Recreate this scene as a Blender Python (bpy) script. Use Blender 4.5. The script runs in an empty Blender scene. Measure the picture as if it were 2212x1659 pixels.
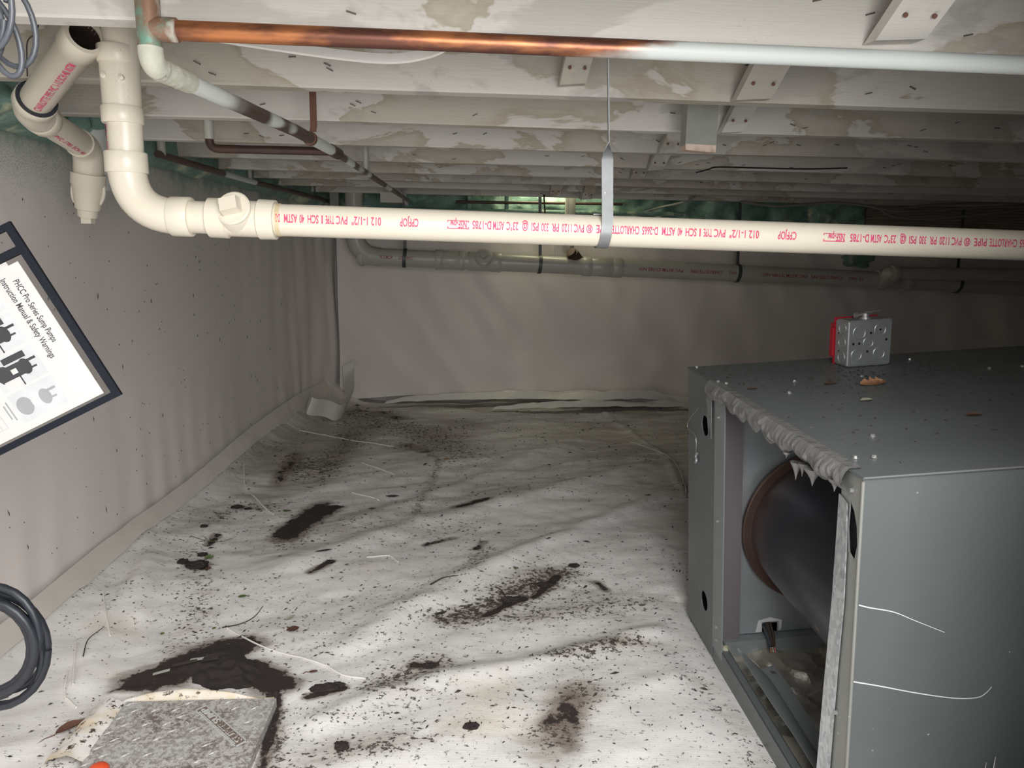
import bpy, bmesh, math, random
import numpy as np
from mathutils import Vector, Matrix, noise

# ------------------------------------------------------------------ camera, world, light, exposure
S = bpy.context.scene
COL = S.collection
W_PX, H_PX, F_PX = 2212, 1659, 1550.0
PITCH, YAW, ROLL, CAM_H = math.radians(10.6), math.radians(3.9), math.radians(1.0), 0.86
_f = Vector((math.sin(YAW)*math.cos(PITCH), math.cos(YAW)*math.cos(PITCH), -math.sin(PITCH)))
_r0 = Vector((math.cos(YAW), -math.sin(YAW), 0))
_u0 = _r0.cross(_f)
CR = math.cos(ROLL)*_r0 + math.sin(ROLL)*_u0
CU = -math.sin(ROLL)*_r0 + math.cos(ROLL)*_u0
CF = _f
CAM = Vector((0, 0, CAM_H))
cd = bpy.data.cameras.new('camera'); cam = bpy.data.objects.new('camera', cd); COL.objects.link(cam)
cd.sensor_fit = 'HORIZONTAL'; cd.sensor_width = 36.0; cd.lens = F_PX/W_PX*36.0
cd.clip_start = 0.02; cd.clip_end = 60
cam.matrix_world = Matrix(((CR.x, CU.x, -CF.x, CAM.x), (CR.y, CU.y, -CF.y, CAM.y), (CR.z, CU.z, -CF.z, CAM.z), (0, 0, 0, 1)))
S.camera = cam

wd = bpy.data.worlds.new('sky'); S.world = wd; wd.use_nodes = True
bg = wd.node_tree.nodes['Background']; bg.inputs[0].default_value = (0.86, 0.93, 1.0, 1); bg.inputs[1].default_value = 0.5

def area(name, loc, target, sx, sy, power, col=(1, 1, 1), spread=180):
    l = bpy.data.lights.new(name, 'AREA'); l.shape = 'RECTANGLE'; l.size = sx; l.size_y = sy; l.energy = power; l.color = col
    l.spread = math.radians(spread)
    o = bpy.data.objects.new(name, l); COL.objects.link(o); o.location = loc
    o.rotation_euler = (Vector(target)-Vector(loc)).to_track_quat('-Z', 'Y').to_euler()
    return o
# daylight through the access doorway behind the camera, and through the small vent in the far rim
area('doorway_daylight', (0.32, -0.20, 1.20), (-0.62, 2.0, 0.30), 0.95, 1.3, 49, (1.0, 0.985, 0.97))
area('vent_daylight', (0.42, 3.93, 1.3), (0.5, 4.05, 1.08), 0.45, 0.10, 3.2, (1.0, 0.93, 0.62))

S.view_settings.view_transform = 'Standard'; S.view_settings.look = 'None'
S.view_settings.gamma = 1.0; S.view_settings.use_curve_mapping = False
S.view_settings.exposure = 0.2

# ------------------------------------------------------------------ helpers
random.seed(7)
def ray(px, py):
    return CF + CR*((px-W_PX/2)/F_PX) - CU*((py-H_PX/2)/F_PX)
def at(px, py, ax, v):
    """point of the place that stands on the plane axis=v and shows at a photograph pixel"""
    d = ray(px, py); t = (v-CAM[ax])/d[ax]
    return CAM + d*t
def atY(px, py, y): return at(px, py, 1, y)
def atZ(px, py, z): return at(px, py, 2, z)
def atX(px, py, x): return at(px, py, 0, x)

def link(name, me, parent=None, m=None):
    o = bpy.data.objects.new(name, me); COL.objects.link(o)
    if m: me.materials.append(m)
    if parent:
        o.parent = parent
        o.matrix_parent_inverse = Matrix.Translation(-Vector(parent.location))
    return o
def thing(name, label, cat, loc=(0, 0, 0), group=None):
    o = bpy.data.objects.new(name, None); COL.objects.link(o)
    o.location = loc; o.empty_display_size = 0.02
    o['label'] = label; o['category'] = cat
    if group: o['group'] = group
    return o
def tag(o, label, cat, group=None):
    o['label'] = label; o['category'] = cat
    if group: o['group'] = group
    return o
class MB:
    """collects faces, links them as one mesh object"""
    def __init__(s): s.v = []; s.f = []
    def add(s, vs, fs):
        n = len(s.v); s.v += [tuple(v) for v in vs]; s.f += [tuple(i+n for i in f) for f in fs]; return s
    def box(s, lo, hi, fn=None):
        x0, y0, z0 = lo; x1, y1, z1 = hi
        vs = [(x0,y0,z0),(x1,y0,z0),(x1,y1,z0),(x0,y1,z0),(x0,y0,z1),(x1,y0,z1),(x1,y1,z1),(x0,y1,z1)]
        if fn: vs = [fn(v) for v in vs]
        return s.add(vs, [(0,3,2,1),(4,5,6,7),(0,1,5,4),(1,2,6,5),(2,3,7,6),(3,0,4,7)])
    def hexa(s, a, b):
        """box from two quads (4 points each)"""
        return s.add(list(a)+list(b), [(0,3,2,1),(4,5,6,7),(0,1,5,4),(1,2,6,5),(2,3,7,6),(3,0,4,7)])
    def tube(s, pts, rad, seg=16, caps=True):
        pts = [Vector(p) for p in pts]; n = len(pts)
        if not hasattr(rad, '__len__'): rad = [rad]*n
        tang = []
        for i in range(n):
            a = pts[max(i-1, 0)]; b = pts[min(i+1, n-1)]
            t = (b-a)
            if t.length < 1e-9: t = tang[-1] if tang else Vector((0, 0, 1))
            tang.append(t.normalized())
        up = Vector((0, 0, 1)) if abs(tang[0].z) < .9 else Vector((1, 0, 0))
        u = (up - tang[0]*up.dot(tang[0])).normalized()
        vs = []
        for i in range(n):
            u = (u - tang[i]*u.dot(tang[i])).normalized(); w = tang[i].cross(u)
            for k in range(seg):
                a = 2*math.pi*k/seg
                vs.append(pts[i] + (u*math.cos(a)+w*math.sin(a))*rad[i])
        fs = [(i*seg+k, i*seg+(k+1) % seg, (i+1)*seg+(k+1) % seg, (i+1)*seg+k) for i in range(n-1) for k in range(seg)]
        if caps: fs += [tuple(range(seg-1, -1, -1)), tuple((n-1)*seg+k for k in range(seg))]
        return s.add(vs, fs)
    def lathe(s, p0, p1, prof, seg=24):
        """prof: (distance from p0 along the axis in metres, radius)"""
        p0 = Vector(p0); d = (Vector(p1)-p0).normalized()
        return s.tube2([p0+d*t for t, r in prof], [r for t, r in prof], d, seg)
    def tube2(s, pts, rad, d, seg=24, ends=True):
        up = Vector((0, 0, 1)) if abs(d.z) < .9 else Vector((1, 0, 0))
        u = (up-d*up.dot(d)).normalized(); w = d.cross(u); n = len(pts)
        vs = [p+(u*math.cos(2*math.pi*k/seg)+w*math.sin(2*math.pi*k/seg))*r for p, r in zip(pts, rad) for k in range(seg)]
        fs = [(i*seg+k, i*seg+(k+1) % seg, (i+1)*seg+(k+1) % seg, (i+1)*seg+k) for i in range(n-1) for k in range(seg)]
        if ends: fs += [tuple(range(seg-1, -1, -1)), tuple((n-1)*seg+k for k in range(seg))]
        return s.add(vs, fs)
    def ribbon(s, pts, wdirs, width, th=0.001):
        n = len(pts); vs = []
        pts = [Vector(p) for p in pts]
        for i in range(n):
            t = (pts[min(i+1, n-1)]-pts[max(i-1, 0)]).normalized(); w = Vector(wdirs[i]).normalized()
            nn = t.cross(w).normalized()*th/2
            wd_ = width[i] if hasattr(width, '__len__') else width
            w = w*wd_/2
            vs += [pts[i]-w-nn, pts[i]+w-nn, pts[i]+w+nn, pts[i]-w+nn]
        fs = [(i*4+k, i*4+(k+1) % 4, i*4+4+(k+1) % 4, i*4+4+k) for i in range(n-1) for k in range(4)]
        fs += [(3, 2, 1, 0), tuple((n-1)*4+k for k in range(4))]
        return s.add(vs, fs)
    def grid(s, nx, ny, fn):
        vs = [fn(i/(nx-1), j/(ny-1)) for j in range(ny) for i in range(nx)]
        return s.add(vs, [(j*nx+i, j*nx+i+1, (j+1)*nx+i+1, (j+1)*nx+i) for j in range(ny-1) for i in range(nx-1)])
    def prism(s, poly, off):
        """flat polygon (3d points) with thickness vector off"""
        n = len(poly); off = Vector(off)
        vs = [Vector(p) for p in poly] + [Vector(p)+off for p in poly]
        return s.add(vs, [tuple(range(n-1, -1, -1)), tuple(range(n, 2*n))] + [(i, (i+1) % n, n+(i+1) % n, n+i) for i in range(n)])
    def mesh(s, name, smooth=True, ang=38):
        me = bpy.data.meshes.new(name); me.from_pydata(s.v, [], s.f); me.validate()
        bm = bmesh.new(); bm.from_mesh(me); bmesh.ops.recalc_face_normals(bm, faces=bm.faces); bm.to_mesh(me); bm.free()
        if smooth:
            me.shade_smooth(); me.set_sharp_from_angle(angle=math.radians(ang))
        return me
    def build(s, name, m, parent=None, smooth=True, ang=38):
        return link(name, s.mesh(name, smooth, ang), parent, m)

def arc(c, a, b, n=8, bend=None):
    """quarter bend from direction a to direction b around corner c, radius in |a|"""
    a = Vector(a); b = Vector(b); c = Vector(c); ctr = c+a+b
    return [ctr - b*math.cos(t*math.pi/2/n) - a*math.sin(t*math.pi/2/n) for t in range(n+1)]
def bez(p0, p1, p2, p3, n=12):
    p0, p1, p2, p3 = map(Vector, (p0, p1, p2, p3))
    return [p0*(1-t)**3+p1*3*t*(1-t)**2+p2*3*t*t*(1-t)+p3*t**3 for t in [i/n for i in range(n+1)]]
def spline(pts, n=6):
    """Catmull-Rom through points"""
    p = [Vector(q) for q in pts]; p = [p[0]*2-p[1]]+p+[p[-1]*2-p[-2]]; out = []
    for i in range(1, len(p)-2):
        for k in range(n):
            t = k/n
            out.append(0.5*((2*p[i])+(p[i+1]-p[i-1])*t+(2*p[i-1]-5*p[i]+4*p[i+1]-p[i+2])*t*t+(3*p[i]-p[i-1]-3*p[i+1]+p[i+2])*t**3))
    out.append(p[-2]); return out
def text_mesh(s, bold=False):
    """flat outline of a word: unit cap height-ish; returns verts (x,y) and faces, width"""
    c = bpy.data.curves.new('t', 'FONT'); c.body = s; c.size = 1.0; c.resolution_u = 3
    if bold: c.offset = 0.014
    o = bpy.data.objects.new('t', c); COL.objects.link(o)
    dg = bpy.context.evaluated_depsgraph_get(); ev = o.evaluated_get(dg); me = ev.to_mesh()
    vs = [(v.co.x, v.co.y) for v in me.vertices]; fs = [tuple(p.vertices) for p in me.polygons]
    ev.to_mesh_clear(); bpy.data.objects.remove(o); bpy.data.curves.remove(c)
    x0 = min(v[0] for v in vs); x1 = max(v[0] for v in vs)
    return [(x-x0, y) for x, y in vs], fs, x1-x0
def flat_text(s, origin, rd, up, width=None, height=None, lift=0.0, bold=False):
    """word laid on a plane: origin = left end of baseline"""
    vs, fs, w = text_mesh(s, bold)
    rd = Vector(rd).normalized(); up = Vector(up).normalized(); nrm = rd.cross(up)
    sx = (width/w) if width else height/0.7
    sy = height/0.7 if height else sx
    return [Vector(origin)+rd*(x*sx)+up*(y*sy)+nrm*lift for x, y in vs], fs

# numpy value noise
_rng = np.random.RandomState(3); _LAT = _rng.rand(256, 256)
def vn(x, y):
    x = np.asarray(x, float); y = np.asarray(y, float)
    xi = np.floor(x).astype(int); yi = np.floor(y).astype(int); fx = x-xi; fy = y-yi
    fx = fx*fx*(3-2*fx); fy = fy*fy*(3-2*fy)
    a = _LAT[xi % 256, yi % 256]; b = _LAT[(xi+1) % 256, yi % 256]; c = _LAT[xi % 256, (yi+1) % 256]; d = _LAT[(xi+1) % 256, (yi+1) % 256]
    return (a*(1-fx)+b*fx)*(1-fy)+(c*(1-fx)+d*fx)*fy
def fbm(x, y, o=4):
    s = 0; a = .5; t = 0
    for i in range(o):
        s = s+a*vn(x*2**i+17*i, y*2**i+31*i); t += a; a *= .5
    return s/t
def nz(x, y, z=0, k=1.0): return noise.noise(Vector((x*k, y*k, z*k)))

# ------------------------------------------------------------------ materials
class NT:
    def __init__(s, name):
        s.m = bpy.data.materials.new(name); s.m.use_nodes = True; s.t = s.m.node_tree; s.n = s.t.nodes
        s.b = s.n['Principled BSDF']; s.out = s.n['Material Output']
        s._co = None
    def co(s):
        if not s._co: s._co = s.n.new('ShaderNodeTexCoord').outputs['Object']
        return s._co
    def set(s, sock, v):
        if hasattr(v, 'is_linked') or isinstance(v, bpy.types.NodeSocket): s.t.links.new(v, sock)
        elif isinstance(v, (tuple, list)) and len(v) == 3 and sock.type == 'RGBA': sock.default_value = (*v, 1)
        else: sock.default_value = v
    def map(s, sc=(1, 1, 1), rot=(0, 0, 0), loc=(0, 0, 0), co=None):
        n = s.n.new('ShaderNodeMapping'); s.set(n.inputs[0], co or s.co()); n.inputs['Scale'].default_value = sc; n.inputs['Rotation'].default_value = rot; n.inputs['Location'].default_value = loc
        return n.outputs[0]
    def noise(s, scale, detail=4, rough=.55, vec=None, dist=0, color=False):
        n = s.n.new('ShaderNodeTexNoise'); s.set(n.inputs['Vector'], vec or s.co()); n.inputs['Scale'].default_value = scale
        n.inputs['Detail'].default_value = detail; n.inputs['Roughness'].default_value = rough; n.inputs['Distortion'].default_value = dist
        return n.outputs['Color' if color else 'Fac']
    def voro(s, scale, vec=None, feat='F1', out='Distance', rnd=1):
        n = s.n.new('ShaderNodeTexVoronoi'); n.feature = feat; s.set(n.inputs['Vector'], vec or s.co()); n.inputs['Scale'].default_value = scale; n.inputs['Randomness'].default_value = rnd
        return n.outputs[out]
    def wave(s, scale, vec=None, dist=0, detail=2, dirn='X', dscale=1):
        n = s.n.new('ShaderNodeTexWave'); n.bands_direction = dirn; s.set(n.inputs['Vector'], vec or s.co()); n.inputs['Scale'].default_value = scale
        n.inputs['Distortion'].default_value = dist; n.inputs['Detail'].default_value = detail; n.inputs['Detail Scale'].default_value = dscale
        return n.outputs['Fac']
    def ramp(s, fac, stops, interp='LINEAR'):
        n = s.n.new('ShaderNodeValToRGB'); s.set(n.inputs[0], fac); n.color_ramp.interpolation = interp
        e = n.color_ramp.elements
        while len(e) < len(stops): e.new(1)
        for i, (p, c) in enumerate(stops):
            e[i].position = p
            e[i].color = (*c, 1) if hasattr(c, '__len__') else (c, c, c, 1)
        return n.outputs[0]
    def math(s, op, a, b=0.0, clamp=False):
        n = s.n.new('ShaderNodeMath'); n.operation = op; n.use_clamp = clamp; s.set(n.inputs[0], a); s.set(n.inputs[1], b); return n.outputs[0]
    def mix(s, fac, a, b, mode='MIX'):
        n = s.n.new('ShaderNodeMix'); n.data_type = 'RGBA'; n.blend_type = mode
        s.set(n.inputs['Factor'], fac); s.set(n.inputs[6], a); s.set(n.inputs[7], b); return n.outputs[2]
    def sep(s, vec=None):
        n = s.n.new('ShaderNodeSeparateXYZ'); s.set(n.inputs[0], vec or s.co()); return n.outputs
    def attr(s, name):
        n = s.n.new('ShaderNodeAttribute'); n.attribute_name = name; return n.outputs['Fac']
    def smooth(s, x, a, b):
        n = s.n.new('ShaderNodeMapRange'); n.interpolation_type = 'SMOOTHSTEP'; s.set(n.inputs[0], x); n.inputs[1].default_value = a; n.inputs[2].default_value = b; return n.outputs[0]
    def bump(s, h, dist=0.002, strength=1.0, normal=None):
        n = s.n.new('ShaderNodeBump'); s.set(n.inputs['Height'], h); n.inputs['Distance'].default_value = dist; n.inputs['Strength'].default_value = strength
        if normal: s.set(n.inputs['Normal'], normal)
        return n.outputs[0]
    def fin(s, col=None, rough=None, metal=None, normal=None, spec=None, **kw):
        if col is not None: s.set(s.b.inputs['Base Color'], col)
        if rough is not None: s.set(s.b.inputs['Roughness'], rough)
        if metal is not None: s.set(s.b.inputs['Metallic'], metal)
        if normal is not None: s.set(s.b.inputs['Normal'], normal)
        if spec is not None: s.set(s.b.inputs['Specular IOR Level'], spec)
        for k, v in kw.items(): s.set(s.b.inputs[k], v)
        return s.m
def plain(name, col, rough=.6, metal=0.0, nscale=40, var=.15, bump=0.0):
    t = NT(name); n = t.noise(nscale, 4)
    c = t.mix(n, tuple(x*(1-var) for x in col), tuple(min(1, x*(1+var)) for x in col))
    return t.fin(c, rough, metal, t.bump(t.noise(nscale*3, 3), 0.001, bump) if bump else None)
M = {}
# painted framing timber: off-white paint with tan water stains and thin grey patches
def painted_wood(name, paint=(.665, .64, .595), stain=(.42, .37, .285), grey=(.42, .405, .375)):
    t = NT(name); g = t.map((1.2, 9, 9))
    big = t.noise(2.0, 6, .6, t.map((1.0, 1.3, 2.2)), .35)
    edge = t.ramp(big, [(.505, 0), (.52, 1)])
    rim = t.ramp(big, [(.49, 0), (.515, 1), (.56, .55), (.8, .45)])
    c = t.mix(t.noise(14, 4, .6, g), paint, tuple(x*.93 for x in paint))
    c = t.mix(t.math('MULTIPLY', t.math('MULTIPLY', edge, rim), 1.0), c, stain)
    big2 = t.noise(2.3, 5, .6, t.map((1.1, 1, 2.5), loc=(7, 3, 1)), .3)
    c = t.mix(t.math('MULTIPLY', t.ramp(big2, [(.54, 0), (.57, 1)]), .55), c, grey)
    mould = t.ramp(t.noise(230, 3, .7), [(.63, 0), (.68, 1)])
    zone = t.ramp(t.noise(3.1, 3, .5, t.map(loc=(3, 9, 2))), [(.58, 0), (.68, 1)])
    c = t.mix(t.math('MULTIPLY', t.math('MULTIPLY', mould, zone), .6), c, (.16, .15, .14))
    rust = t.ramp(t.noise(2.0, 4, .6, t.map((.8, 1, 6), loc=(1, 5, 8))), [(.66, 0), (.74, 1)])
    c = t.mix(t.math('MULTIPLY', rust, .35), c, (.36, .2, .11))
    grain = t.noise(30, 5, .65, t.map((.6, 14, 14)))
    return t.fin(c, .62, 0, t.bump(grain, .0015, .35), spec=.35)
M['paintwood'] = painted_wood('painted_timber')
t = NT('bare_timber'); gr = t.wave(7, t.map((.35, 1, 3)), 9, 4, 'Z', 1.6)
M['rawwood'] = t.fin(t.mix(gr, (.20, .165, .13), (.34, .29, .235)), .8, 0, t.bump(gr, .002, .3))
M['greywood'] = plain('weathered_timber', (.30, .31, .27), .8, 0, 18, .18, .3)
t = NT('end_grain'); gr = t.wave(60, None, 4, 3, 'Y'); M['endgrain'] = t.fin(t.mix(gr, (.45, .30, .22), (.68, .55, .46)), .8)
# wall liner sheet
t = NT('wall_liner'); P = t.sep()
c = t.mix(t.noise(1.4, 4), (.70, .64, .612), (.76, .70, .67))
spk = t.ramp(t.noise(190, 5, .7, t.map((1, 1, .35))), [(.68, 0), (.72, 1)])
zone = t.ramp(t.noise(2.5, 3), [(.45, 0), (.62, 1)])
c = t.mix(t.math('MULTIPLY', spk, t.math('MULTIPLY', zone, .8)), c, (.06, .045, .035))
hz = t.math('ADD', P[2], t.math('MULTIPLY', t.math('SUBTRACT', t.noise(7, 6, .7), .5), .28))
grn = t.smooth(hz, 1.03, 1.11)
gsp = t.math('MULTIPLY', t.smooth(hz, .90, 1.05), t.ramp(t.noise(340, 3, .7), [(.44, 0), (.64, 1)]))
c = t.mix(t.math('MULTIPLY', t.math('MAXIMUM', grn, gsp), .85), c, (.20, .33, .25))
M['wall'] = t.fin(c, .5, 0, t.bump(t.noise(220, 2), .0006, .25), spec=.4)
# floor liner sheet with soil on it (density of the dirt is an attribute of the sheet)
t = NT('floor_liner'); D = t.attr('dirt'); Mu = t.attr('mud')
white = t.mix(t.noise(2.2, 4), (.80, .785, .765), (.72, .70, .675))
yel = t.ramp(t.noise(2.9, 4, .6, t.map(loc=(4, 1, 0))), [(.60, 0), (.72, 1)])
c = t.mix(t.math('MULTIPLY', yel, .35), white, (.72, .62, .45))
smear = t.noise(5, 6, .65, t.map((1.0, 3.0, 1), (0, 0, math.radians(-24))), .4)
c = t.mix(t.math('MULTIPLY', t.smooth(t.math('ADD', t.math('MULTIPLY', D, .75), t.math('MULTIPLY', smear, .8)), .62, 1.15), .85), c, (.31, .255, .21))
G = t.attr('grime_falloff')  # real dirt smears, plus light falloff painted over the far floor
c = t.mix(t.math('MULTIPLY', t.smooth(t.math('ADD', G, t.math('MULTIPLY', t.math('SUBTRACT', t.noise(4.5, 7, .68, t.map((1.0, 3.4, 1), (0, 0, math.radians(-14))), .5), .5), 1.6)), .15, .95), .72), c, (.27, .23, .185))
sp1 = t.noise(75, 8, .72, t.map((1, 1.25, 1), (0, 0, .4)))
th = t.math('ADD', sp1, t.math('MULTIPLY', D, .27))
s1 = t.smooth(th, .672, .735)
c = t.mix(t.math('MULTIPLY', s1, .92), c, (.045, .032, .026))
big = t.math('ADD', Mu, t.math('MULTIPLY', t.math('SUBTRACT', t.noise(22, 7, .7), .5), 1.3))
mm = t.smooth(big, .5, .62)
c = t.mix(t.math('MULTIPLY', t.smooth(t.math('ADD', Mu, t.math('MULTIPLY', t.math('SUBTRACT', t.noise(9, 7, .7, t.map((1, 2.4, 1), (0, 0, -.35))), .5), .9)), .16, .52), .72), c, (.16, .12, .095))
c = t.mix(mm, c, t.mix(t.noise(60, 4), (.016, .011, .010), (.045, .032, .028)))
weave = t.math('ADD', t.wave(90, None, .3, 1, 'X'), t.wave(60, None, .3, 1, 'Y'))
hh = t.math('ADD', t.math('MULTIPLY', weave, .12), t.math('MULTIPLY', t.math('ADD', s1, mm), .8))
M['floor'] = t.fin(c, t.mix(mm, (.42,)*3, (.85,)*3), 0, t.bump(hh, .0012, .5, t.bump(t.noise(9, 6, .6, t.map((1, 1.7, 1), (0, 0, -.75)), .5), .008, .42)), spec=.45)
t = NT('liner_sheet'); M['sheet'] = t.fin(t.mix(t.noise(6, 4), (.62, .60, .57), (.74, .72, .69)), .42, 0, t.bump(t.noise(18, 3), .003, .3))
t = NT('seam_tape'); M['tape'] = t.fin(t.mix(t.noise(12, 4), (.58, .54, .49), (.68, .635, .585)), .4, 0, None, spec=.5)
# pvc
def pvc(name, a, b):
    t = NT(name)
    c = t.mix(t.noise(9, 4), a, b)
    sp = t.ramp(t.noise(330, 5, .7), [(.66, 0), (.70, 1)])
    z = t.ramp(t.noise(6, 3), [(.42, 0), (.60, 1)])
    c = t.mix(t.math('MULTIPLY', sp, t.math('MULTIPLY', z, .9)), c, (.07, .05, .04))
    return t.fin(c, .33, 0, spec=.5)
M['pvc'] = pvc('cream_pvc', (.64, .585, .475), (.70, .65, .55))
M['pvc2'] = pvc('shaded_pvc', (.44, .43, .385), (.51, .495, .45))  # darker copy of the cream plastic, dim light at the back painted in
M['pvcw'] = pvc('white_pvc', (.62, .63, .61), (.70, .71, .69))
M['primer'] = plain('pipe_glue', (.62, .52, .33), .3, 0, 60, .25)
M['redink'] = plain('red_print', (.66, .055, .17), .5, 0, 90, .3)
M['darkink'] = plain('maroon_print', (.34, .04, .06), .5, 0, 90, .3)
# copper with paint drift (white toward the right end of the run)
t = NT('painted_copper'); P = t.sep()
wx = t.math('ADD', P[0], t.math('MULTIPLY', t.math('SUBTRACT', t.noise(16, 5, .6, t.map((.6, 1, 1.4))), .5), .22))
wz = t.math('SUBTRACT', wx, t.math('MULTIPLY', t.math('SUBTRACT', P[2], 1.1025), 5.0))
w = t.smooth(wz, .17, .27)
tar = t.ramp(t.noise(13, 5, .6, t.map((.45, 1, 1.6))), [(.40, 0), (.54, 1)])
cc = t.mix(tar, (.56, .22, .09), (.17, .075, .055))
M['copper'] = t.fin(t.mix(w, cc, (.56, .60, .58)), t.mix(w, (.42,)*3, (.5,)*3), t.math('MULTIPLY', t.math('SUBTRACT', 1.0, w), .8))
t = NT('verdigris_copper'); v = t.ramp(t.noise(24, 5, .65), [(.45, 0), (.60, 1)]); v2 = t.ramp(t.noise(11, 4, .6, t.map(loc=(2, 2, 5))), [(.50, 0), (.60, 1)])
M['verdi'] = t.fin(t.mix(v2, t.mix(v, (.26, .15, .10), (.18, .34, .27)), (.70, .72, .66)), .55, t.math('MULTIPLY', t.math('SUBTRACT', 1.0, v2), .35))
t = NT('drifted_copper'); P = t.sep(); band = t.noise(3.2, 2, .5, t.map((2, 1, 1), loc=(0, .35, 0)), .0)
p1 = t.ramp(band, [(.535, 0), (.56, 1)])
near = t.smooth(t.math('ADD', P[1], t.math('MULTIPLY', t.noise(30, 3), .05)), 1.22, 1.12)
w = t.math('MAXIMUM', p1, near)
M['darkcopper'] = t.fin(t.mix(w, (.13, .085, .07), (.66, .70, .67)), .45, t.math('MULTIPLY', t.math('SUBTRACT', 1.0, w), .45))
M['foampaint'] = plain('pale_green_crust', (.50, .50, .42), .6, 0, 30, .4, .8)
M['oldcopper'] = plain('dark_copper', (.085, .05, .04), .5, .4, 14, .5)
M['gaspipe'] = M['darkcopper']
# spray foam
t = NT('green_foam'); n1 = t.noise(16, 6, .6); 
c = t.mix(n1, (.075, .16, .14), (.27, .42, .35)); c = t.mix(t.ramp(t.noise(8, 5, .65, t.map(loc=(5, 2, 1))), [(.58, 0), (.68, 1)]), c, (.58, .62, .42))
M['foam'] = t.fin(c, .38, 0, t.bump(t.math('ADD', t.noise(40, 6, .65), t.voro(22)), .009, .6), spec=.5)
# furnace metals
def sheet(name, col, rough=.38, metal=.25, speck=True):
    t = NT(name); c = t.mix(t.noise(3, 5), tuple(x*.88 for x in col), tuple(x*1.1 for x in col))
    if speck:
        s1 = t.ramp(t.voro(38), [(.0, 1), (.045, 1), (.06, 0)])
        z = t.ramp(t.noise(9, 2), [(.5, 0), (.6, 1)])
        c = t.mix(t.math('MULTIPLY', s1, t.math('MULTIPLY', z, .7)), c, (.62, .64, .60))
    return t.fin(c, t.ramp(t.noise(5, 5), [(.3, rough*.8), (.7, rough*1.25)]), metal)
M['steel'] = sheet('grey_enamel_steel', (.135, .150, .151), .42)
M['steel_in'] = sheet('inner_enamel_steel', (.22, .245, .245), .45, .2, False)
M['steel_light'] = sheet('worn_enamel_edge', (.23, .235, .22), .5, .15)
M['mauve'] = sheet('primed_steel', (.17, .155, .165), .5, .2, False)
t = NT('galvanised_sheet'); g = t.voro(190, t.map((1, 1, .6)), 'F1', 'Color'); g2 = t.noise(8, 4)
sx = t.sep(g); M['galv'] = t.fin(t.mix(sx[0], (.42, .44, .46), (.66, .68, .70)), t.ramp(sx[1], [(0, .28), (1, .5)]), .75)
t = NT('zinc_panel'); g = t.noise(5, 5); M['zinc'] = t.fin(t.mix(g, (.36, .39, .41), (.50, .53, .55)), t.ramp(g, [(.3, .28), (.7, .42)]), .55)
t = NT('burnt_drum'); P = t.sep(); rr = t.ramp(t.noise(26, 3, .6), [(.71, 0), (.74, 1)]); lo = t.smooth(P[1], 1.25, 1.40)
c = t.mix(t.noise(3, 4), (.030, .032, .042), (.085, .088, .10)); c = t.mix(lo, c, (.13, .085, .075)); c = t.mix(rr, c, (.42, .17, .08))
M['drum'] = t.fin(c, .3, .55)
t = NT('grey_mastic'); M['mastic'] = t.fin(t.mix(t.noise(30, 4), (.10, .10, .098), (.20, .197, .193)), .24, 0, t.bump(t.noise(38, 5, .6, t.map((1, 1, .4))), .006, .8), spec=.6)
t = NT('crumpled_foil'); M['foil'] = t.fin(t.mix(t.noise(7, 4), (.42, .385, .31), (.78, .73, .63)), .28, .7, t.bump(t.voro(16, t.map((1, 1, 1)), 'F1', 'Distance'), .02, .7, t.bump(t.noise(60, 4), .003, .6)))
M['boxsteel'] = plain('zinc_box_steel', (.42, .44, .45), .36, .7, 16, .2)
M['screw'] = plain('zinc_screw', (.40, .40, .39), .4, .7, 80, .1)
M['strapsteel'] = plain('galvanised_strap', (.24, .25, .255), .5, .5, 50, .18)
M['darkstrap'] = plain('dark_strap', (.10, .105, .11), .5, .5, 40, .2)
M['rust'] = plain('rusty_nail', (.17, .085, .06), .8, .3, 120, .3)
M['staple'] = plain('dull_staple', (.16, .135, .115), .6, .4, 120, .3)
M['red'] = plain('red_cover', (.36, .008, .02), .4, 0, 30, .1)
M['rubber'] = plain('black_rubber', (.022, .026, .034), .42, 0, 40, .3)
M['rubberprint'] = plain('cord_print', (.5, .52, .56), .5)
M['greycable'] = plain('grey_cable', (.27, .265, .255), .5, 0, 40, .15)
M['whitecable'] = plain('white_cable', (.70, .69, .66), .45, 0, 20, .1)
M['blackwire'] = plain('black_wire', (.012, .012, .012), .5)
M['hole'] = plain('dark_hole', (.006, .006, .006), .9)  # near black, paints the shade inside holes, dents and gaps
M['soil'] = plain('dark_soil', (.026, .019, .017), .92, 0, 70, .7, 1.0)
M['chip'] = plain('bark_chip', (.035, .026, .022), .85, 0, 60, .5)
M['leaf'] = plain('dry_brown_leaf', (.10, .045, .030), .6, 0, 50, .4)
M['leafo'] = plain('tan_leaf', (.34, .17, .085), .6, 0, 50, .25)
M['leafg'] = plain('green_leaf', (.10, .15, .045), .55, 0, 50, .3)
M['leafp'] = plain('pale_leaf', (.34, .33, .25), .6, 0, 50, .2)
M['thread'] = plain('white_thread', (.78, .76, .71), .6)
M['paper'] = plain('white_paper', (.66, .65, .63), .6, 0, 8, .04)
M['ink'] = plain('black_ink', (.05, .05, .055), .7)
M['inkgrey'] = plain('grey_ink', (.33, .34, .35), .7)
M['inkpale'] = plain('pale_grey_ink', (.60, .61, .62), .7)
t = NT('clear_vinyl'); M['vinyl'] = t.fin((.9, .9, .9), .12, 0, None, **{'Transmission Weight': 1.0, 'IOR': 1.05})
M['binding'] = plain('navy_binding', (.010, .012, .018), .6, 0, 200, .4, .4)
t = NT('lid_plastic'); d1 = t.noise(48, 8, .72); z = t.ramp(t.noise(6, 4), [(.34, 0), (.62, 1)])
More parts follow.
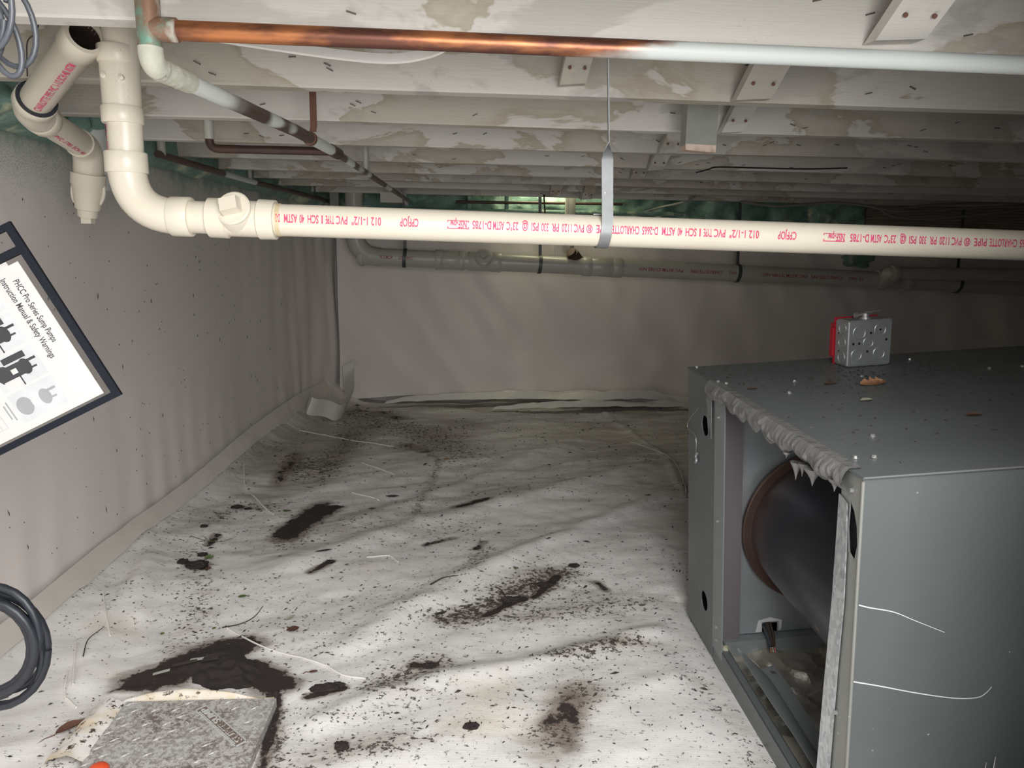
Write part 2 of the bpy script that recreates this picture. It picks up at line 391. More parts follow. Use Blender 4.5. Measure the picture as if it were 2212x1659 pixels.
dm = t.math('MULTIPLY', t.ramp(t.noise(130, 8, .75), [(.45, 0), (.56, 1)]), t.math('ADD', t.math('MULTIPLY', z, .65), .22))
c = t.mix(t.math('MULTIPLY', z, .35), (.52, .52, .51), (.36, .30, .255)); c = t.mix(dm, c, (.10, .07, .055))
M['lid'] = t.fin(c, .5, 0, t.bump(d1, .001, .4))
M['orange'] = plain('orange_plastic', (.75, .09, .03), .4)
M['mat'] = plain('blue_grey_plastic', (.10, .115, .16), .4, 0, 14, .25)
M['binding'].node_tree.nodes['Principled BSDF'].inputs['Specular IOR Level'].default_value = .15
M['concrete'] = plain('concrete', (.42, .41, .39), .85, 0, 12, .15, .4)

t = NT('stained_sheet'); c = t.mix(t.ramp(t.noise(9, 5, .6), [(.45, 0), (.62, 1)]), (.76, .74, .70), (.66, .53, .34)); c = t.mix(t.ramp(t.noise(70, 6, .7), [(.56, 0), (.61, 1)]), c, (.07, .05, .035))
M['stained'] = t.fin(c, .5, 0)
M['bore'] = plain('shaded_rusty_bore', (.045, .03, .022), .6, 0, 30, .5)  # rust brown, with the shadow deep inside the pipe painted in
M['rubber2'] = plain('slate_cord', (.055, .06, .07), .4, 0, 40, .2)
M['lidmud'] = plain('mud_film', (.17, .13, .105), .7, 0, 120, .5)
M['lidmark'] = plain('clean_lid_plastic', (.50, .50, .49), .5, 0, 60, .15)
# ------------------------------------------------------------------ the setting
JZ = 1.125                                   # underside of the joists
JOISTS = [0.27, 0.27, 0.62, 0.97, 1.311, 1.643, 1.993, 2.364, 2.70, 3.03, 3.36, 3.72]
BACK = 4.05
def struct(o): o['kind'] = 'structure'; return o
def wall_x(y):
    xs = [(-1, -.98), (1.0, -.97), (2.0, -.955), (3.0, -.895), (3.6, -.82), (3.9, -.755), (4.05, -.71), (4.3, -.66)]
    for (a, xa), (b, xb) in zip(xs, xs[1:]):
        if y <= b: return xa+(xb-xa)*(y-a)/(b-a)
    return xs[-1][1]
def fillet(y): return .05+.06*min(max((y-2.4)/1.1, 0), 1)

# floor sheet -------------------------------------------------------
gx = np.concatenate([np.arange(-.985, 1.3, .008), np.linspace(1.31, 3.7, 40)])
gy = np.concatenate([np.linspace(-.5, .8, 20), np.arange(.81, 4.12, .009)])
X, Y = np.meshgrid(gx, gy)
def seg_field(pts, rx, ry):
    """gaussian of the distance to a polyline on the floor (rx, ry radii in metres)"""
    p = [atZ(a, b, 0) for a, b in pts]; best = np.full(X.shape, 1e9)
    if len(p) == 1: best = ((X-p[0].x)/rx)**2+((Y-p[0].y)/ry)**2
    for a, b in zip(p, p[1:]):
        ax, ay, bx, by = a.x/rx, a.y/ry, b.x/rx, b.y/ry
        px, py = X/rx-ax, Y/ry-ay; dx, dy = bx-ax, by-ay
        tt = np.clip((px*dx+py*dy)/(dx*dx+dy*dy+1e-12), 0, 1)
        best = np.minimum(best, (px-tt*dx)**2+(py-tt*dy)**2)
    return np.exp(-best)
Z = np.zeros_like(X)
Xr = X*math.cos(.42)+Y*math.sin(.42)*.6; Yr = -X*math.sin(.42)+Y*math.cos(.42)
Z += .030*(fbm(Xr*1.5+5, Yr*4.2+3, 4)-.5) + .012*(fbm(Xr*5+1, Yr*11+8, 3)-.5) + .006*(fbm(X*16, Y*16, 2)-.5)
for pts, h, r in [
    ([(690,1560),(820,1500),(960,1465),(1120,1440),(1300,1395),(1480,1345)], .020, .030),
    ([(830,1420),(905,1120),(945,940)], .006, .012), ([(700,1150),(900,1085),(1130,990),(1300,930)], .018, .05),
    ([(640,1220),(800,1160),(1000,1110),(1200,1060),(1420,1000)], .020, .05), ([(760,1390),(960,1270),(1150,1190),(1330,1110),(1480,1060)], .022, .04),
    ([(300,1330),(330,1150),(400,1060)], .02, .03), ([(180,1480),(240,1330),(330,1220)], .02, .03), ([(1480,1080),(1440,990),(1360,930),(1300,895)], .012, .018),
    ([(1290,1520),(1400,1480),(1560,1430)], .007, .02), ([(760,900),(950,890),(1150,900),(1480,905)], .03, .07), ([(250,1500),(330,1490),(430,1500)], .012, .012)]:
    Z += .65*h*seg_field(pts, r, r)
WX = np.vectorize(wall_x)(Y[:, 0])[:, None]; FH = np.vectorize(fillet)(Y[:, 0])[:, None]
tt = np.clip(((WX+.20)-X)/.20, 0, 1)
Z = Z*(1-.6*tt) + FH*tt**2.2 + .020*np.exp(-((X-(WX+.17))/.07)**2)*(fbm(X*4, Y*6+2, 3))
Xf = np.maximum(X, WX-.005)
lidc = atZ(400, 1600, 0)
near_lid = np.exp(-(np.maximum(np.abs(X+.49)-.14, 0)/.03)**2-(np.maximum(np.abs(Y-1.12)-.14, 0)/.03)**2)
Z = Z*(1-near_lid)+near_lid*-.006
infurn = ((X > .50) & (Y < 1.66) & (Y > .78)); Z = np.where(infurn, np.minimum(Z, -.012), Z)
edge = np.exp(-((X-.50)/.04)**2)*((Y < 1.7) & (Y > .8)); Z = Z*(1-edge)+edge*-.004
# dirt density and the mud patches
Dm = .42*fbm(Xr*2.2+3, Yr*4.6+1, 4)+.10
for pts, rx, ry, a in [
    ([(760,900),(900,930),(1000,980)], .20, .25, .55), ([(640,1010),(700,1020),(760,940)], .10, .22, .6), ([(460,1130),(520,1100),(600,1090)], .05, .06, .5),
    ([(420,1190),(440,1300),(390,1400)], .09, .09, .42), ([(620,1170),(680,1110)], .10, .12, .5), ([(980,1330),(1050,1310),(1200,1240)], .10, .05, .75),
    ([(1150,1330),(1350,1300)], .18, .07, .5), ([(830,1480),(940,1430)], .08, .06, .6), ([(1190,1590),(1260,1500)], .06, .06, .55),
    ([(1220,1420),(1350,1390)], .1, .03, .6), ([(1050,1190),(1020,1230)], .06, .06, .5), ([(900,940),(950,1000),(900,1110)], .03, .1, .5),
    ([(1300,960),(1450,1000)], .2, .15, .25), ([(700,1560),(800,1540),(900,1500)], .1, .03, .4), ([(750,1640),(900,1600)], .10, .03, .45), ([(1480,1450),(1580,1540),(1640,1640)], .06, .06, .4),
    ([(200,1560),(150,1640)], .07, .05, .45), ([(600,1540),(590,1650)], .03, .04, .6)]:
    Dm = np.maximum(Dm, a*seg_field(pts, rx, ry)+.25*Dm)
def sstep(a, b, v):
    q = np.clip((v-a)/(b-a), 0, 1); return q*q*(3-2*q)
Gr = .12+.52*sstep(1.7, 3.2, Y)*(1-.5*sstep(.6, 1.4, X))*fbm(X*1.3+2, Y*1.3+4, 3)*1.8  # darkens with distance: light falloff painted in along with the smears
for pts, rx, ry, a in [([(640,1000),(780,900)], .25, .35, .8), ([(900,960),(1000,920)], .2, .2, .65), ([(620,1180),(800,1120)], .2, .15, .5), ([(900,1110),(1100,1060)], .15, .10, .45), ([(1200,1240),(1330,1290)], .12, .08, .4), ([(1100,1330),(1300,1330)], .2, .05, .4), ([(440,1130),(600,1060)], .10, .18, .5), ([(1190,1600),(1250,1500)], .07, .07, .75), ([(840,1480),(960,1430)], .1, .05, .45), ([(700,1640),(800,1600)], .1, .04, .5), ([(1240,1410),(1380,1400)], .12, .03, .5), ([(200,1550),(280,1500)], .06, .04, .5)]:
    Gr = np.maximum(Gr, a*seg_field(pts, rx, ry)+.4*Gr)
Mud = np.zeros_like(X)
for pts, rx, ry, a in [
    ([(625,1150),(690,1100)], .055, .085, .95), ([(650,1140),(720,1095)], .05, .03, .7), ([(500,1390),(430,1430),(330,1470)], .075, .045, 1.1),
    ([(540,1440),(600,1480)], .05, .035, 1.1), ([(260,1495),(330,1490)], .03, .012, .8), ([(600,1500),(585,1560),(570,1640)], .016, .03, .75), ([(410,1225),(440,1230)], .020, .026, .8),
    ([(1050,1325),(1130,1290)], .022, .013, .85), ([(1155,1285),(1205,1245)], .016, .013, .9), ([(670,1240),(720,1215)], .02, .012, .65), ([(990,1100),(1050,1085)], .035, .02, .75),
    ([(920,1175),(980,1160)], .03, .012, .6), ([(1030,1185),(1045,1170)], .02, .02, .6), ([(1240,1225)], .015, .015, .7), ([(900,1435),(935,1440)], .022, .015, .7),
    ([(670,1505),(735,1485)], .018, .011, .95), ([(950,1330)], .012, .008, .8), ([(1190,1560),(1240,1520),(1230,1600)], .035, .05, .55), ([(740,1615)], .014, .016, .8), ([(1020,1570)], .014, .011, .75), ([(640,990),(600,1040)], .04, .07, .55), ([(780,890),(870,905)], .09, .05, .55), ([(880,960),(920,975)], .06, .05, .5), ([(470,1160),(450,1180)], .02, .01, .7), ([(1290,1255),(1310,1270)], .02, .015, .6), ([(1400,1075)], .015, .02, .6), ([(560,1100)], .02, .02, .6)]:
    Mud = np.maximum(Mud, a*seg_field(pts, rx, ry))
nyy, nxx = X.shape
FV = np.stack([Xf, Y, Z], -1).reshape(-1, 3)
ii = np.arange(nyy*nxx).reshape(nyy, nxx)
FF = np.stack([ii[:-1, :-1], ii[:-1, 1:], ii[1:, 1:], ii[1:, :-1]], -1).reshape(-1, 4)
me = bpy.data.meshes.new('floor'); me.from_pydata(FV.tolist(), [], FF.tolist()); me.shade_smooth()
for nm, arr in (('dirt', Dm), ('mud', Mud), ('grime_falloff', Gr)):
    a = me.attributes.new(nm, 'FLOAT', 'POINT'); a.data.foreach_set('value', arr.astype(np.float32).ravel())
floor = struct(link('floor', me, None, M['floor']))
floor['label'] = 'white plastic ground liner strewn with dark soil and debris'
def floor_z(x, y):
    i = int(np.clip(np.searchsorted(gx, x), 0, nxx-1)); j = int(np.clip(np.searchsorted(gy, y), 0, nyy-1)); return float(Z[j, i])
def fl(px, py, lift=0.0):
    p = atZ(px, py, 0)
    for _ in range(3): p = atZ(px, py, floor_z(p.x, p.y))
    return Vector((p.x, p.y, floor_z(p.x, p.y)+lift))
# reinforcing threads that have come loose from the sheet
def thread(pts, r=.0018, lift=.002):
    q = spline([fl(a, b, lift) for a, b in pts], 6)
    q = [Vector((v.x, v.y, floor_z(v.x, v.y)+lift)) for v in q]
    MB().tube(q, r, 6).build('thread', M['thread'], floor)
for pts in [[(645,890),(648,915),(670,935),(720,945),(780,955),(850,965)], [(222,1280),(228,1320),(238,1375)], [(147,1450),(140,1500),(150,1515),(165,1530)],
    [(526,990),(530,1050),(560,1085),(590,1112)], [(490,1358),(560,1395),(640,1420),(705,1440)], [(792,1205),(840,1202),(860,1215)], [(165,1390),(158,1480)],
    [(195,1548),(212,1560),(225,1580)], [(705,1438),(740,1460),(790,1468)], [(1360,955),(1440,985),(1470,1020),(1482,1065)], [(760,1065),(820,1082)], [(780,1000),(850,1025)]]:
    thread(pts)

# left wall sheet ---------------------------------------------------
def wl(u, v):
    y = -.5+u*4.6; zz = fillet(y)*.55; z = zz+v*(1.36-zz)
    low = max(0, 1-(z/.55))
    rip = .0022*low*math.sin(y*46+3*nz(y, z, 0, 2))*(.5+nz(y, z, 2, 3)) if y > 1.0 else 0
    far = min(max((y-2.9)/1.0, 0), 1)
    rip += far*.008*math.sin(y*38+4*nz(y, z*.6, 4, 2.5))*nz(y, z*.3, 7, 4)*2
    return (wall_x(y)+rip+.008*nz(y, z, 5, 1.5)-.006, y, z)
wall_left = struct(MB().grid(300, 50, wl).build('wall_left', M['wall']))
wall_left['label'] = 'pinkish white liner sheet hung over the long side wall'
# seam tape bridging wall and floor sheets (a long band that sags)
def tp(u, v):
    y = .9+u*3.0
    wx = wall_x(y); z1 = fillet(y)+.028+.008*nz(y, 0, 0, 3); 
    s = v
    x = wx+.004+.034*s+.004*nz(y, s, 3, 9); zf = floor_z(x, y)
    z = max(zf+.005, z1*(1-s)+(zf+.006)*s)
    return (x, y, z)
MB().grid(160, 6, tp).build('tape', M['tape'], wall_left)['label'] = 'yellowed clear seam tape along the wall foot'
# dark specks stuck on the left wall
mb = MB(); rs = random.Random(5)
for k in range(230):
    y = rs.uniform(1.2, 3.4); z = rs.uniform(.12, 1.0); a, b = rs.uniform(.0005, .0014), rs.uniform(.002, .012)*(1 if rs.random() < .2 else .35)
    x = wall_x(y)+.010+.008*nz(y, z, 5, 1.5); sl = rs.uniform(-.3, .3)
    mb.add([(x, y-a, z), (x, y+sl*b, z-b), (x, y+a, z), (x, y-sl*b, z+b), (x+.002, y, z)], [(0, 1, 4), (1, 2, 4), (2, 3, 4), (3, 0, 4)])
o = mb.build('soil_specks', M['chip'], wall_left, False); o['kind'] = 'stuff'

# back wall sheet, loose hem over the folded floor sheet --------------
def wb(u, v):
    x = -.695+u*4.4; 
    zb = .035+.02*math.sin(x*2.1+.6)+.012*nz(x, 0, 0, 4)
    z = zb+v*(1.02-zb)
    y = BACK-.02-.02*max(0, 1-z/.3)*(1+nz(x, z, 1, 5))
    y += .020*nz(x*1.8+z*.9, z*.9, 3, 2)+.010*nz(x*4+z*3, z*.7, 6, 2)+.005*nz(x*3, z, 9, 3)
    return (x, y, z)
wall_back = struct(MB().grid(200, 40, wb).build('wall_back', M['wall'])); wall_back['label'] = 'creased liner sheet hanging down the far wall'
# concrete behind the sheets
MB().box((-1.2, BACK+.03, -.05), (3.9, BACK+.2, 1.36)).build('block_wall', M['concrete'], wall_back, False)
# folded sheet end lying along the wall foot
def fold(x0, x1, y0, z0, amp, name, seed, wid=.05):
    def fn(u, v):
        x = x0+u*(x1-x0); s = v; tp_ = max(0, math.sin(u*math.pi))**.35
        y = y0+wid*(s-.5)*tp_+.018*math.sin(x*3.2+seed)+.01*nz(x, s, seed, 4)
        z = z0*tp_+amp*tp_*math.sin(s*math.pi)*(.75+.6*nz(x, s, seed+2, 5))+.006*nz(x, s, seed, 14)
        return (x, y, max(z, floor_z(x, y)+.004))
    return MB().grid(90, 8, fn).build(name, M['sheet'], floor)
fold(-.45, 1.45, 3.93, .045, .045, 'liner_fold', 1.0, .10)
fold(.15, 1.45, 3.80, .03, .035, 'liner_fold', 4.0, .07)
fold(.65, 1.2, 3.86, .07, .05, 'liner_fold', 8.0, .09)

# right wall and the front wall with the access doorway the camera looks in from
wr = struct(MB().box((3.62, -.5, -.05), (3.72, 4.2, 1.36)).build('wall_right', M['wall'], None, False)); wr['label'] = 'liner covered wall at the far right'
mb = MB(); mb.box((-1.15, -.55, -.05), (-.86, -.35, 1.36)).box((.56, .30, -.05), (3.72, .5, 1.36)).box((.56, -.55, -.05), (.70, .3, 1.36)).box((-.86, -.55, -.05), (.62, -.35, .18))
wf = struct(mb.build('wall_front', M['concrete'], None, False)); wf['label'] = 'foundation wall with access doorway'

# ceiling: subfloor boards carried by painted joists ---------------------
ceiling = struct(MB().box((-1.15, .6, 1.372), (3.8, 4.2, 1.39)).build('ceiling', M['rawwood'], None, False)); ceiling['label'] = 'painted floor framing seen from below'
for k in range(30):
    x = -1.1+k*.163
    MB().box((x, .6, 1.358), (x+.158, 4.2, 1.372)).build('subfloor_board', M['paintwood'], ceiling, False)
mb = MB(); mb.add([(-.006, 0, 0), (.006, 0, 0), (.006, -.0022, .0), (-.006, -.0022, 0), (-.006, 0, .0018), (.006, 0, .0018), (.006, -.0022, .0018), (-.006, -.0022, .0018)], [(0,1,2,3),(4,5,6,7),(0,1,5,4),(1,2,6,5),(2,3,7,6),(3,0,4,7)])
staple_me = mb.mesh('staple', False); staple_me.materials.append(M['staple'])
rs = random.Random(11); joist_objs = []
for k, y in enumerate(JOISTS):
    if k < 2: continue
    def jf(v, y=y, k=k):
        x, yy, z = v; return (x, yy+.004*nz(x, k*3.1, 0, 1.3), z+.004*nz(x, k*7.7, 2, 1.1))
    mb = MB(); n = 24; xs = [-1.06+4.7*i/n for i in range(n+1)]
    vs = []
    for x in xs:
        for (yy, z) in ((y, JZ+.003), (y+.003, JZ), (y+.035, JZ), (y+.038, JZ+.003), (y+.038, 1.358), (y, 1.358)): vs.append(jf((x, yy, z)))
    mb.add(vs, [(i*6+a, i*6+(a+1) % 6, i*6+6+(a+1) % 6, i*6+6+a) for i in range(n) for a in range(6)]+[(5,4,3,2,1,0), tuple(n*6+a for a in range(6))])
    jo = mb.build('joist', M['paintwood'], ceiling, True, 25); joist_objs.append(jo)
    if y > .9:
        for q in range(15 if y < 2.5 else 9):
            x = rs.uniform(-.6, .55+.45*y); z = JZ+rs.uniform(.012, .035+.10*max(0, 1.7-y))
            s = link('staple', staple_me, jo); s.location = (x, y-.0005+.004*nz(x, k*3.1, 0, 1.3), z); s.rotation_euler = (0, rs.uniform(-.5, .5), 0)
def joist_y(y): return y
# cross bridging: short boards from the foot of one joist up to the head of the one before
nail_mb = MB(); nail_mb.tube([(0, 0, 0), (0, -.0025, 0)], .0030, 8); nail_me = nail_mb.mesh('nail', False); nail_me.materials.append(M['rust'])
def bridge(px, py, k, wdt=.062, up=.20, dx=.02, drop=0.0, skew=0.0):
    y1 = JOISTS[k]-.001; p = atY(px, py, y1); x = p.x; z0 = p.z
    y0 = JOISTS[k-1]+.040
    zt = z0+up
    th = .019
    a = [Vector((x-wdt/2, y1-.001, z0)), Vector((x+wdt/2, y1-.001, z0+.004)), Vector((x+wdt/2, y1-.03, z0+.002)), Vector((x-wdt/2, y1-.03, z0-.002))]
    b = [Vector((x-wdt/2+dx, y0+.03, zt)), Vector((x+wdt/2+dx, y0+.03, zt)), Vector((x+wdt/2+dx, y0, zt-.004)), Vector((x-wdt/2+dx, y0, zt-.004))]
    o = MB().hexa(a, b).build('bridging_board', M['paintwood'], ceiling, False)
    for s in (-.28, .28):
        n = link('nail', nail_me, o); tq = .11; pq = a[3].lerp(b[3], tq); n.location = (x+wdt*s+dx*tq, pq.y-.0008, pq.z-.0004); n.rotation_euler = (math.radians(32), 0, 0)
    return o
bridge(1916, 100, 3, .066); bridge(1614, 222, 4, .062, .2, .02); bridge(1232, 190, 4, .045, .2, .02); bridge(1572, 290, 5, .05); bridge(1437, 334, 6, .05); bridge(1411, 370, 7, .05)
bridge(1372, 388, 8, .05); bridge(1196, 425, 10, .05); bridge(1265, 432, 10, .05); bridge(1262, 430, 11, .06)
# the rim of foam and bare boards above the far wall
def foam_strip(name, label, fn, nx, ny, parent=None):
    o = MB().grid(nx, ny, fn).build(name, M['foam'], parent)
    tag(o, label, 'foam insulation'); return o
def fb(u, v):
    x = -.70+u*2.94; z = .985+v*.38
    d = .05*abs(nz(x, z, 0, 6))+.04*nz(x, z*1.5, 4, 3)+.02*nz(x, z, 8, 15)
    return (x, BACK-.035-d*(.3+.7*min(1, v*5)), z)
foam_strip('spray_foam', 'dark green spray foam filling the rim above the far wall', fb, 220, 34)
def fleft(u, v):
    y = 1.28+u*2.62; z = 1.085+.012*nz(y, 0, 0, 6)+v*.29-.03*max(0, (y-3.0))
    lump = .055*max(0, nz(y, z, 1, 7))+.05*max(0, nz(y, z*1.3, 6, 3.5))+.012*nz(y, z, 2, 18)
    thick = .028+lump+.075*max(0, min(1, (1.95-y)/.25))*(.5+.9*abs(nz(y, z, 3, 13))+.4*nz(y, z, 7, 24))
    return (wall_x(y)+thick*math.sin(min(1, v*6)*math.pi/2)+.004, y, z)
foam_strip('spray_foam', 'green spray foam bulging along the top of the long side wall', fleft, 220, 30)
rimb = MB().box((2.26, BACK-.03, .96), (3.65, BACK+.005, 1.36)).build('rim_board', M['rawwood'], wall_back, False)

pc_ = atY(1852, 566, BACK-.05)
def fpatch(u, v):
    a = u*2*math.pi; r = (.065+.04*nz(math.cos(a)*2, math.sin(a)*2, 3, 1))*v
    return (pc_.x+1.5*r*math.cos(a), BACK-.052-.012*(1-v*v)-.006*nz(a, v*3, 2, 1.5)*(1-v), pc_.z+r*.9*math.sin(a)+.03)
MB().grid(36, 8, fpatch).build('foam_patch', M['foam'], wall_back)['label'] = 'green foam overspray on the far liner behind the pipe joint'
# ------------------------------------------------------------------ plumbing
def bend_path(p0, c, p1, r, n=8):
    """straight p0 -> round corner c (radius r along each leg) -> p1"""
    p0, c, p1 = Vector(p0), Vector(c), Vector(p1)
    a = (p0-c).normalized()*r; b = (p1-c).normalized()*r
    out = []
    for i in range(n+1):
        t = i/n; out.append((c+a)*(1-t)**2+c*2*t*(1-t)+(c+b)*t*t)
    return out
def collar(parent, p, d, r, ln, name='coupling', m='pvc', lip=.0035, seg=28):
    d = Vector(d).normalized(); p = Vector(p)
    mb = MB(); mb.lathe(p-d*ln/2, p+d, [(0, r-.004), (0, r+lip-.001), (.0015, r+lip), (ln-.0015, r+lip), (ln, r+lip-.001), (ln, r-.004)], seg)
    return mb.build(name, M[m], parent)
def word_on_pipe(words, parent, p0, p1, r, hgt, m, up=-1, vshift=0.0, Yp=None):
    """words: (text, px_left, px_right); printed upside down along the pipe p0->p1, facing the viewer"""
    ax = (p1-p0).normalized(); cd_ = Vector((0, -1, 0)); cd_ = (cd_-ax*cd_.dot(ax)).normalized(); dn = ax.cross(cd_)
    if dn.z > 0: dn = -dn
    mb = MB()
    def spos(px):
        # distance along the pipe axis that shows at this column
        lo, hi = -1.0, 6.0
        for _ in range(40):
            mid = (lo+hi)/2; q = p0+ax*mid-CAM
            if W_PX/2+F_PX*q.dot(CR)/q.dot(CF) < px: lo = mid
            else: hi = mid
        return lo
    for s, a, b in words:
        vs, fs, w = text_mesh(s, True)
        sa, sb = spos(a), spos(b); k = (sb-sa)/w
        out = []
        for x, y in vs:
            ss = sb-x*k; ph = ((y-.35)*hgt/.7)/r + vshift
            out.append(p0+ax*ss+(cd_*math.cos(ph)+dn*math.sin(ph))*(r+.0010))
        o = MB().add(out, fs).build('printed_word', M[m], parent, False)
        o['label'] = 'red printed pipe lettering, upside down' if m == 'redink' else 'maroon printed pipe lettering, upside down'

# --- cream drain: riser, long bend, clean-out tee, long run ---
R1 = .0242
Yd = 1.15
run0 = atY(592, 475, Yd); run1 = atY(2320, 534, Yd)
dr = thing('drain_pipe', 'cream plastic drain pipe with cleanout plug running across in front of everything', 'pipe', run0)
ax = (run1-run0).normalized()
el = atY(283, 478, Yd); el.z = run0.z-ax.z*(run0.x-el.x)+.0
top = atY(262, -40, Yd); ris = Vector((el.x, Yd, el.z))
rtop = Vector((atY(266, 60, Yd).x, Yd, 1.34))
MB().tube([run0-ax*.165, run1], R1, 32).build('pipe_run', M['pvc'], dr)
MB().tube([ris+Vector((0, 0, .06)), rtop], R1, 32).build('riser', M['pvc'], dr)
be = bend_path(ris+Vector((0, 0, .2)), ris, ris+ax*.2, .070, 12)
MB().tube(be, R1+.0025, 32).build('elbow', M['pvc'], dr)
def ppx(px): # point on the run axis under a pixel column
    return run0+ax*((atY(px, 480, Yd).x-run0.x)/ax.x)
collar(dr, ris+Vector((0, 0, .076)), (0, 0, 1), R1, .030, 'elbow_hub', lip=.0055)
collar(dr, ppx(394), ax, R1, .030, 'elbow_hub', lip=.0055)
# riser couplings
def ry(py): return atY(268, py, Yd).z
for py, ln, lp in ((120, .024, .004), (250, .024, .0045)):
    collar(dr, (ris.x, Yd, ry(py)), (0, 0, 1), R1, ln, 'coupling', lip=lp)
MB().lathe((ris.x, Yd, ry(262)), (ris.x, Yd, 2), [(0, R1+.0016), (ry(110)-ry(262), R1+.0016)], 32).build('tee_body', M['pvc'], dr)
MB().tube(bend_path((ris.x-.005, Yd+.01, ry(170)), (ris.x-.035, Yd+.02, ry(178)), (ris.x-.022, Yd+.015, ry(225)), .03, 8), [.004]*9, 10).build('moulded_rib', M['pvc'], dr)
for dx_, zz in ((-.012, 172), (.012, 175)):
    MB().lathe((ris.x+dx_, Yd-R1*.85, ry(zz)), (ris.x+dx_, Yd-1, ry(zz)), [(0, .0045), (.005, .004), (.006, .002)], 12).build('lug', M['pvc'], dr)
# clean-out tee with square headed plug
tb = ppx(515); a0, a1 = ppx(455), ppx(597)
L = (a1-a0).length
mb = MB(); mb.lathe(a0, a1, [(0, R1), (0, R1+.0055), (.026, R1+.006), (.028, R1+.003), (L-.026, R1+.003), (L-.024, R1+.006), (L, R1+.0055), (L, R1)], 32)
tee = mb.build('cleanout_tee', M['pvc'], dr)
pc = atY(505, 452, Yd-.022); pn = Vector((-.12, -.88, .36)).normalized()
mb = MB(); mb.lathe(Vector(tb)-pn*.0, pc, [(0, .0275), ((pc-tb).length-.004, .0275), ((pc-tb).length, .026)], 28); mb.build('cleanout_hub', M['pvc'], dr)
plug = MB().lathe(pc, pc+pn, [(0, .0265), (.004, .0265), (.006, .0245), (.006, .0)], 28).build('cleanout_plug', M['pvc'], dr)
sx_ = Vector((1, -.1, -.12)); sx_ = (sx_-pn*sx_.dot(pn)).normalized(); sy_ = pn.cross(sx_)
c_, s_ = math.cos(.35), math.sin(.35); sx_, sy_ = sx_*c_+sy_*s_, sy_*c_-sx_*s_
q = [sx_*a+sy_*b for a, b in ((-.0145, -.0115), (.0145, -.0115), (.0145, .0115), (-.0145, .0115))]
MB().hexa([pc+pn*.005+v for v in q], [pc+pn*.022+v*.88 for v in q]).build('square_head', M['pvc'], plug, False)
gl = ppx(601); MB().lathe(gl, gl+ax, [(0, R1+.0008), (.006, R1+.0008)], 32).build('glue_ring', M['primer'], dr)
base = [('D-1785', 1020, 1060), ('ASTM', 1064, 1087), ('23°C', 1092, 1117), ('@', 1125, 1138), ('PSI', 1145, 1160), ('330', 1166, 1181), ('PR', 1188, 1203), ('1120', 1209, 1230), ('PVC', 1235, 1256), ('®', 1261, 1274),
        ('PIPE', 1282, 1309), ('CHARLOTTE', 1315, 1373), ('D-2665', 1379, 1412), ('ASTM', 1421, 1449), ('40', 1454, 1464), ('SCH', 1471, 1494), ('I', 1500, 1503), ('TYPE', 1509, 1527), ('PVC', 1531, 1555), ('1-1/2"', 1564, 1598), ('012', 1605, 1626), ('CPFJOP', 1666, 1705), ('NSF-pw', 973, 1008)]
words = []
for off in (-799, 0, 799):
    for s, a, b in base:
        if a+off > 602 and a+off < 2290: words.append((s, a+off, b+off))
words.append(('D-2', 604, 613))
word_on_pipe(words, dr, run0, run1, R1, .0118, 'redink', vshift=-.08)
# box drawn around NSF-pw
mb = MB()
def pr(px, ph): 
    cdv = Vector((0, -1, 0)); dn = Vector((0, 0, -1)); p = ppx(px); return p+(cdv*math.cos(ph)+dn*math.sin(ph))*(R1+.0006)
for off in (0, 799):
    mb = MB()
    for (xa, xb, pa, pb) in ((967, 1013, -.32, -.28), (967, 1013, .15, .20), (967, 969, -.32, .2), (1011, 1013, -.32, .2)):
        mb.add([pr(xa+off, pa), pr(xb+off, pa), pr(xb+off, pb), pr(xa+off, pb)], [(0, 1, 2, 3)])
    mb.build('print_frame', M['redink'], dr, False)
# vertical printing on the riser
mb = MB()
vs, fs = flat_text('PVC 1-1/2 SCH 40', Vector((0, 0, 0)), (1, 0, 0), (0, 1, 0), width=.075, height=.007)
z0_ = ry(335)
out = []
for v in vs:
    ph = -.95+v.y/R1; out.append(Vector((ris.x+R1*1.02*math.sin(ph), Yd-R1*1.02*math.cos(ph), z0_+v.x)))
mb.add(out, fs); mb.build('print', M['redink'], dr, False)

# --- galvanised strap that carries the drain ---
sp = ppx(1300); hook = atY(1309, 90, Yd-.03)
xs = sp.x
pts = []; wds = []
zt = 1.30
sy0 = Yd+.03
ptop = Vector((atY(1309, 118, 1.03).x, 1.03, 1.30))
def lerp(a, b, t): return Vector(a)*(1-t)+Vector(b)*t
pA = Vector((atY(1307, 115, 1.04).x, 1.04, atY(1307, 115, 1.04).z)); pB = atY(1315, 305, 1.10); pC = atY(1307, 420, 1.125)
pA.z = 1.2
for t in [i/6 for i in range(7)]: pts.append(lerp(pA, pB, t)); wds.append(Vector((.10, 1, .25)))
for t in [i/6 for i in range(1, 7)]:
    pts.append(lerp(pB, atY(1312, 345, 1.108), t)); a = t*math.pi/2; wds.append(Vector((math.sin(a), math.cos(a), 0)))
for t in [i/4 for i in range(1, 5)]: pts.append(lerp(atY(1312, 345, 1.108), sp+Vector((.004, -R1-.002, .012)), t)); wds.append(Vector((1, 0, -.02)))
for k in range(1, 22):
    a = .45-k*.26
    pts.append(sp+Vector((.004*(1-k/8), -(R1+.0022)*math.cos(a), (R1+.0022)*math.sin(a)))); wds.append(Vector((1, 0, 0)))
st = MB().ribbon(pts, wds, .0175, .0016).build('pipe_strap', M['strapsteel'])
tag(st, 'galvanised metal strap twisted once and looped under the front drain pipe', 'pipe strap')
bp = atY(1307, 416, 1.118)
MB().lathe(bp, bp+Vector((0, -1, .1)), [(0, .0035), (.002, .003), (.003, .001)], 10).build('rivet', M['screw'], st)

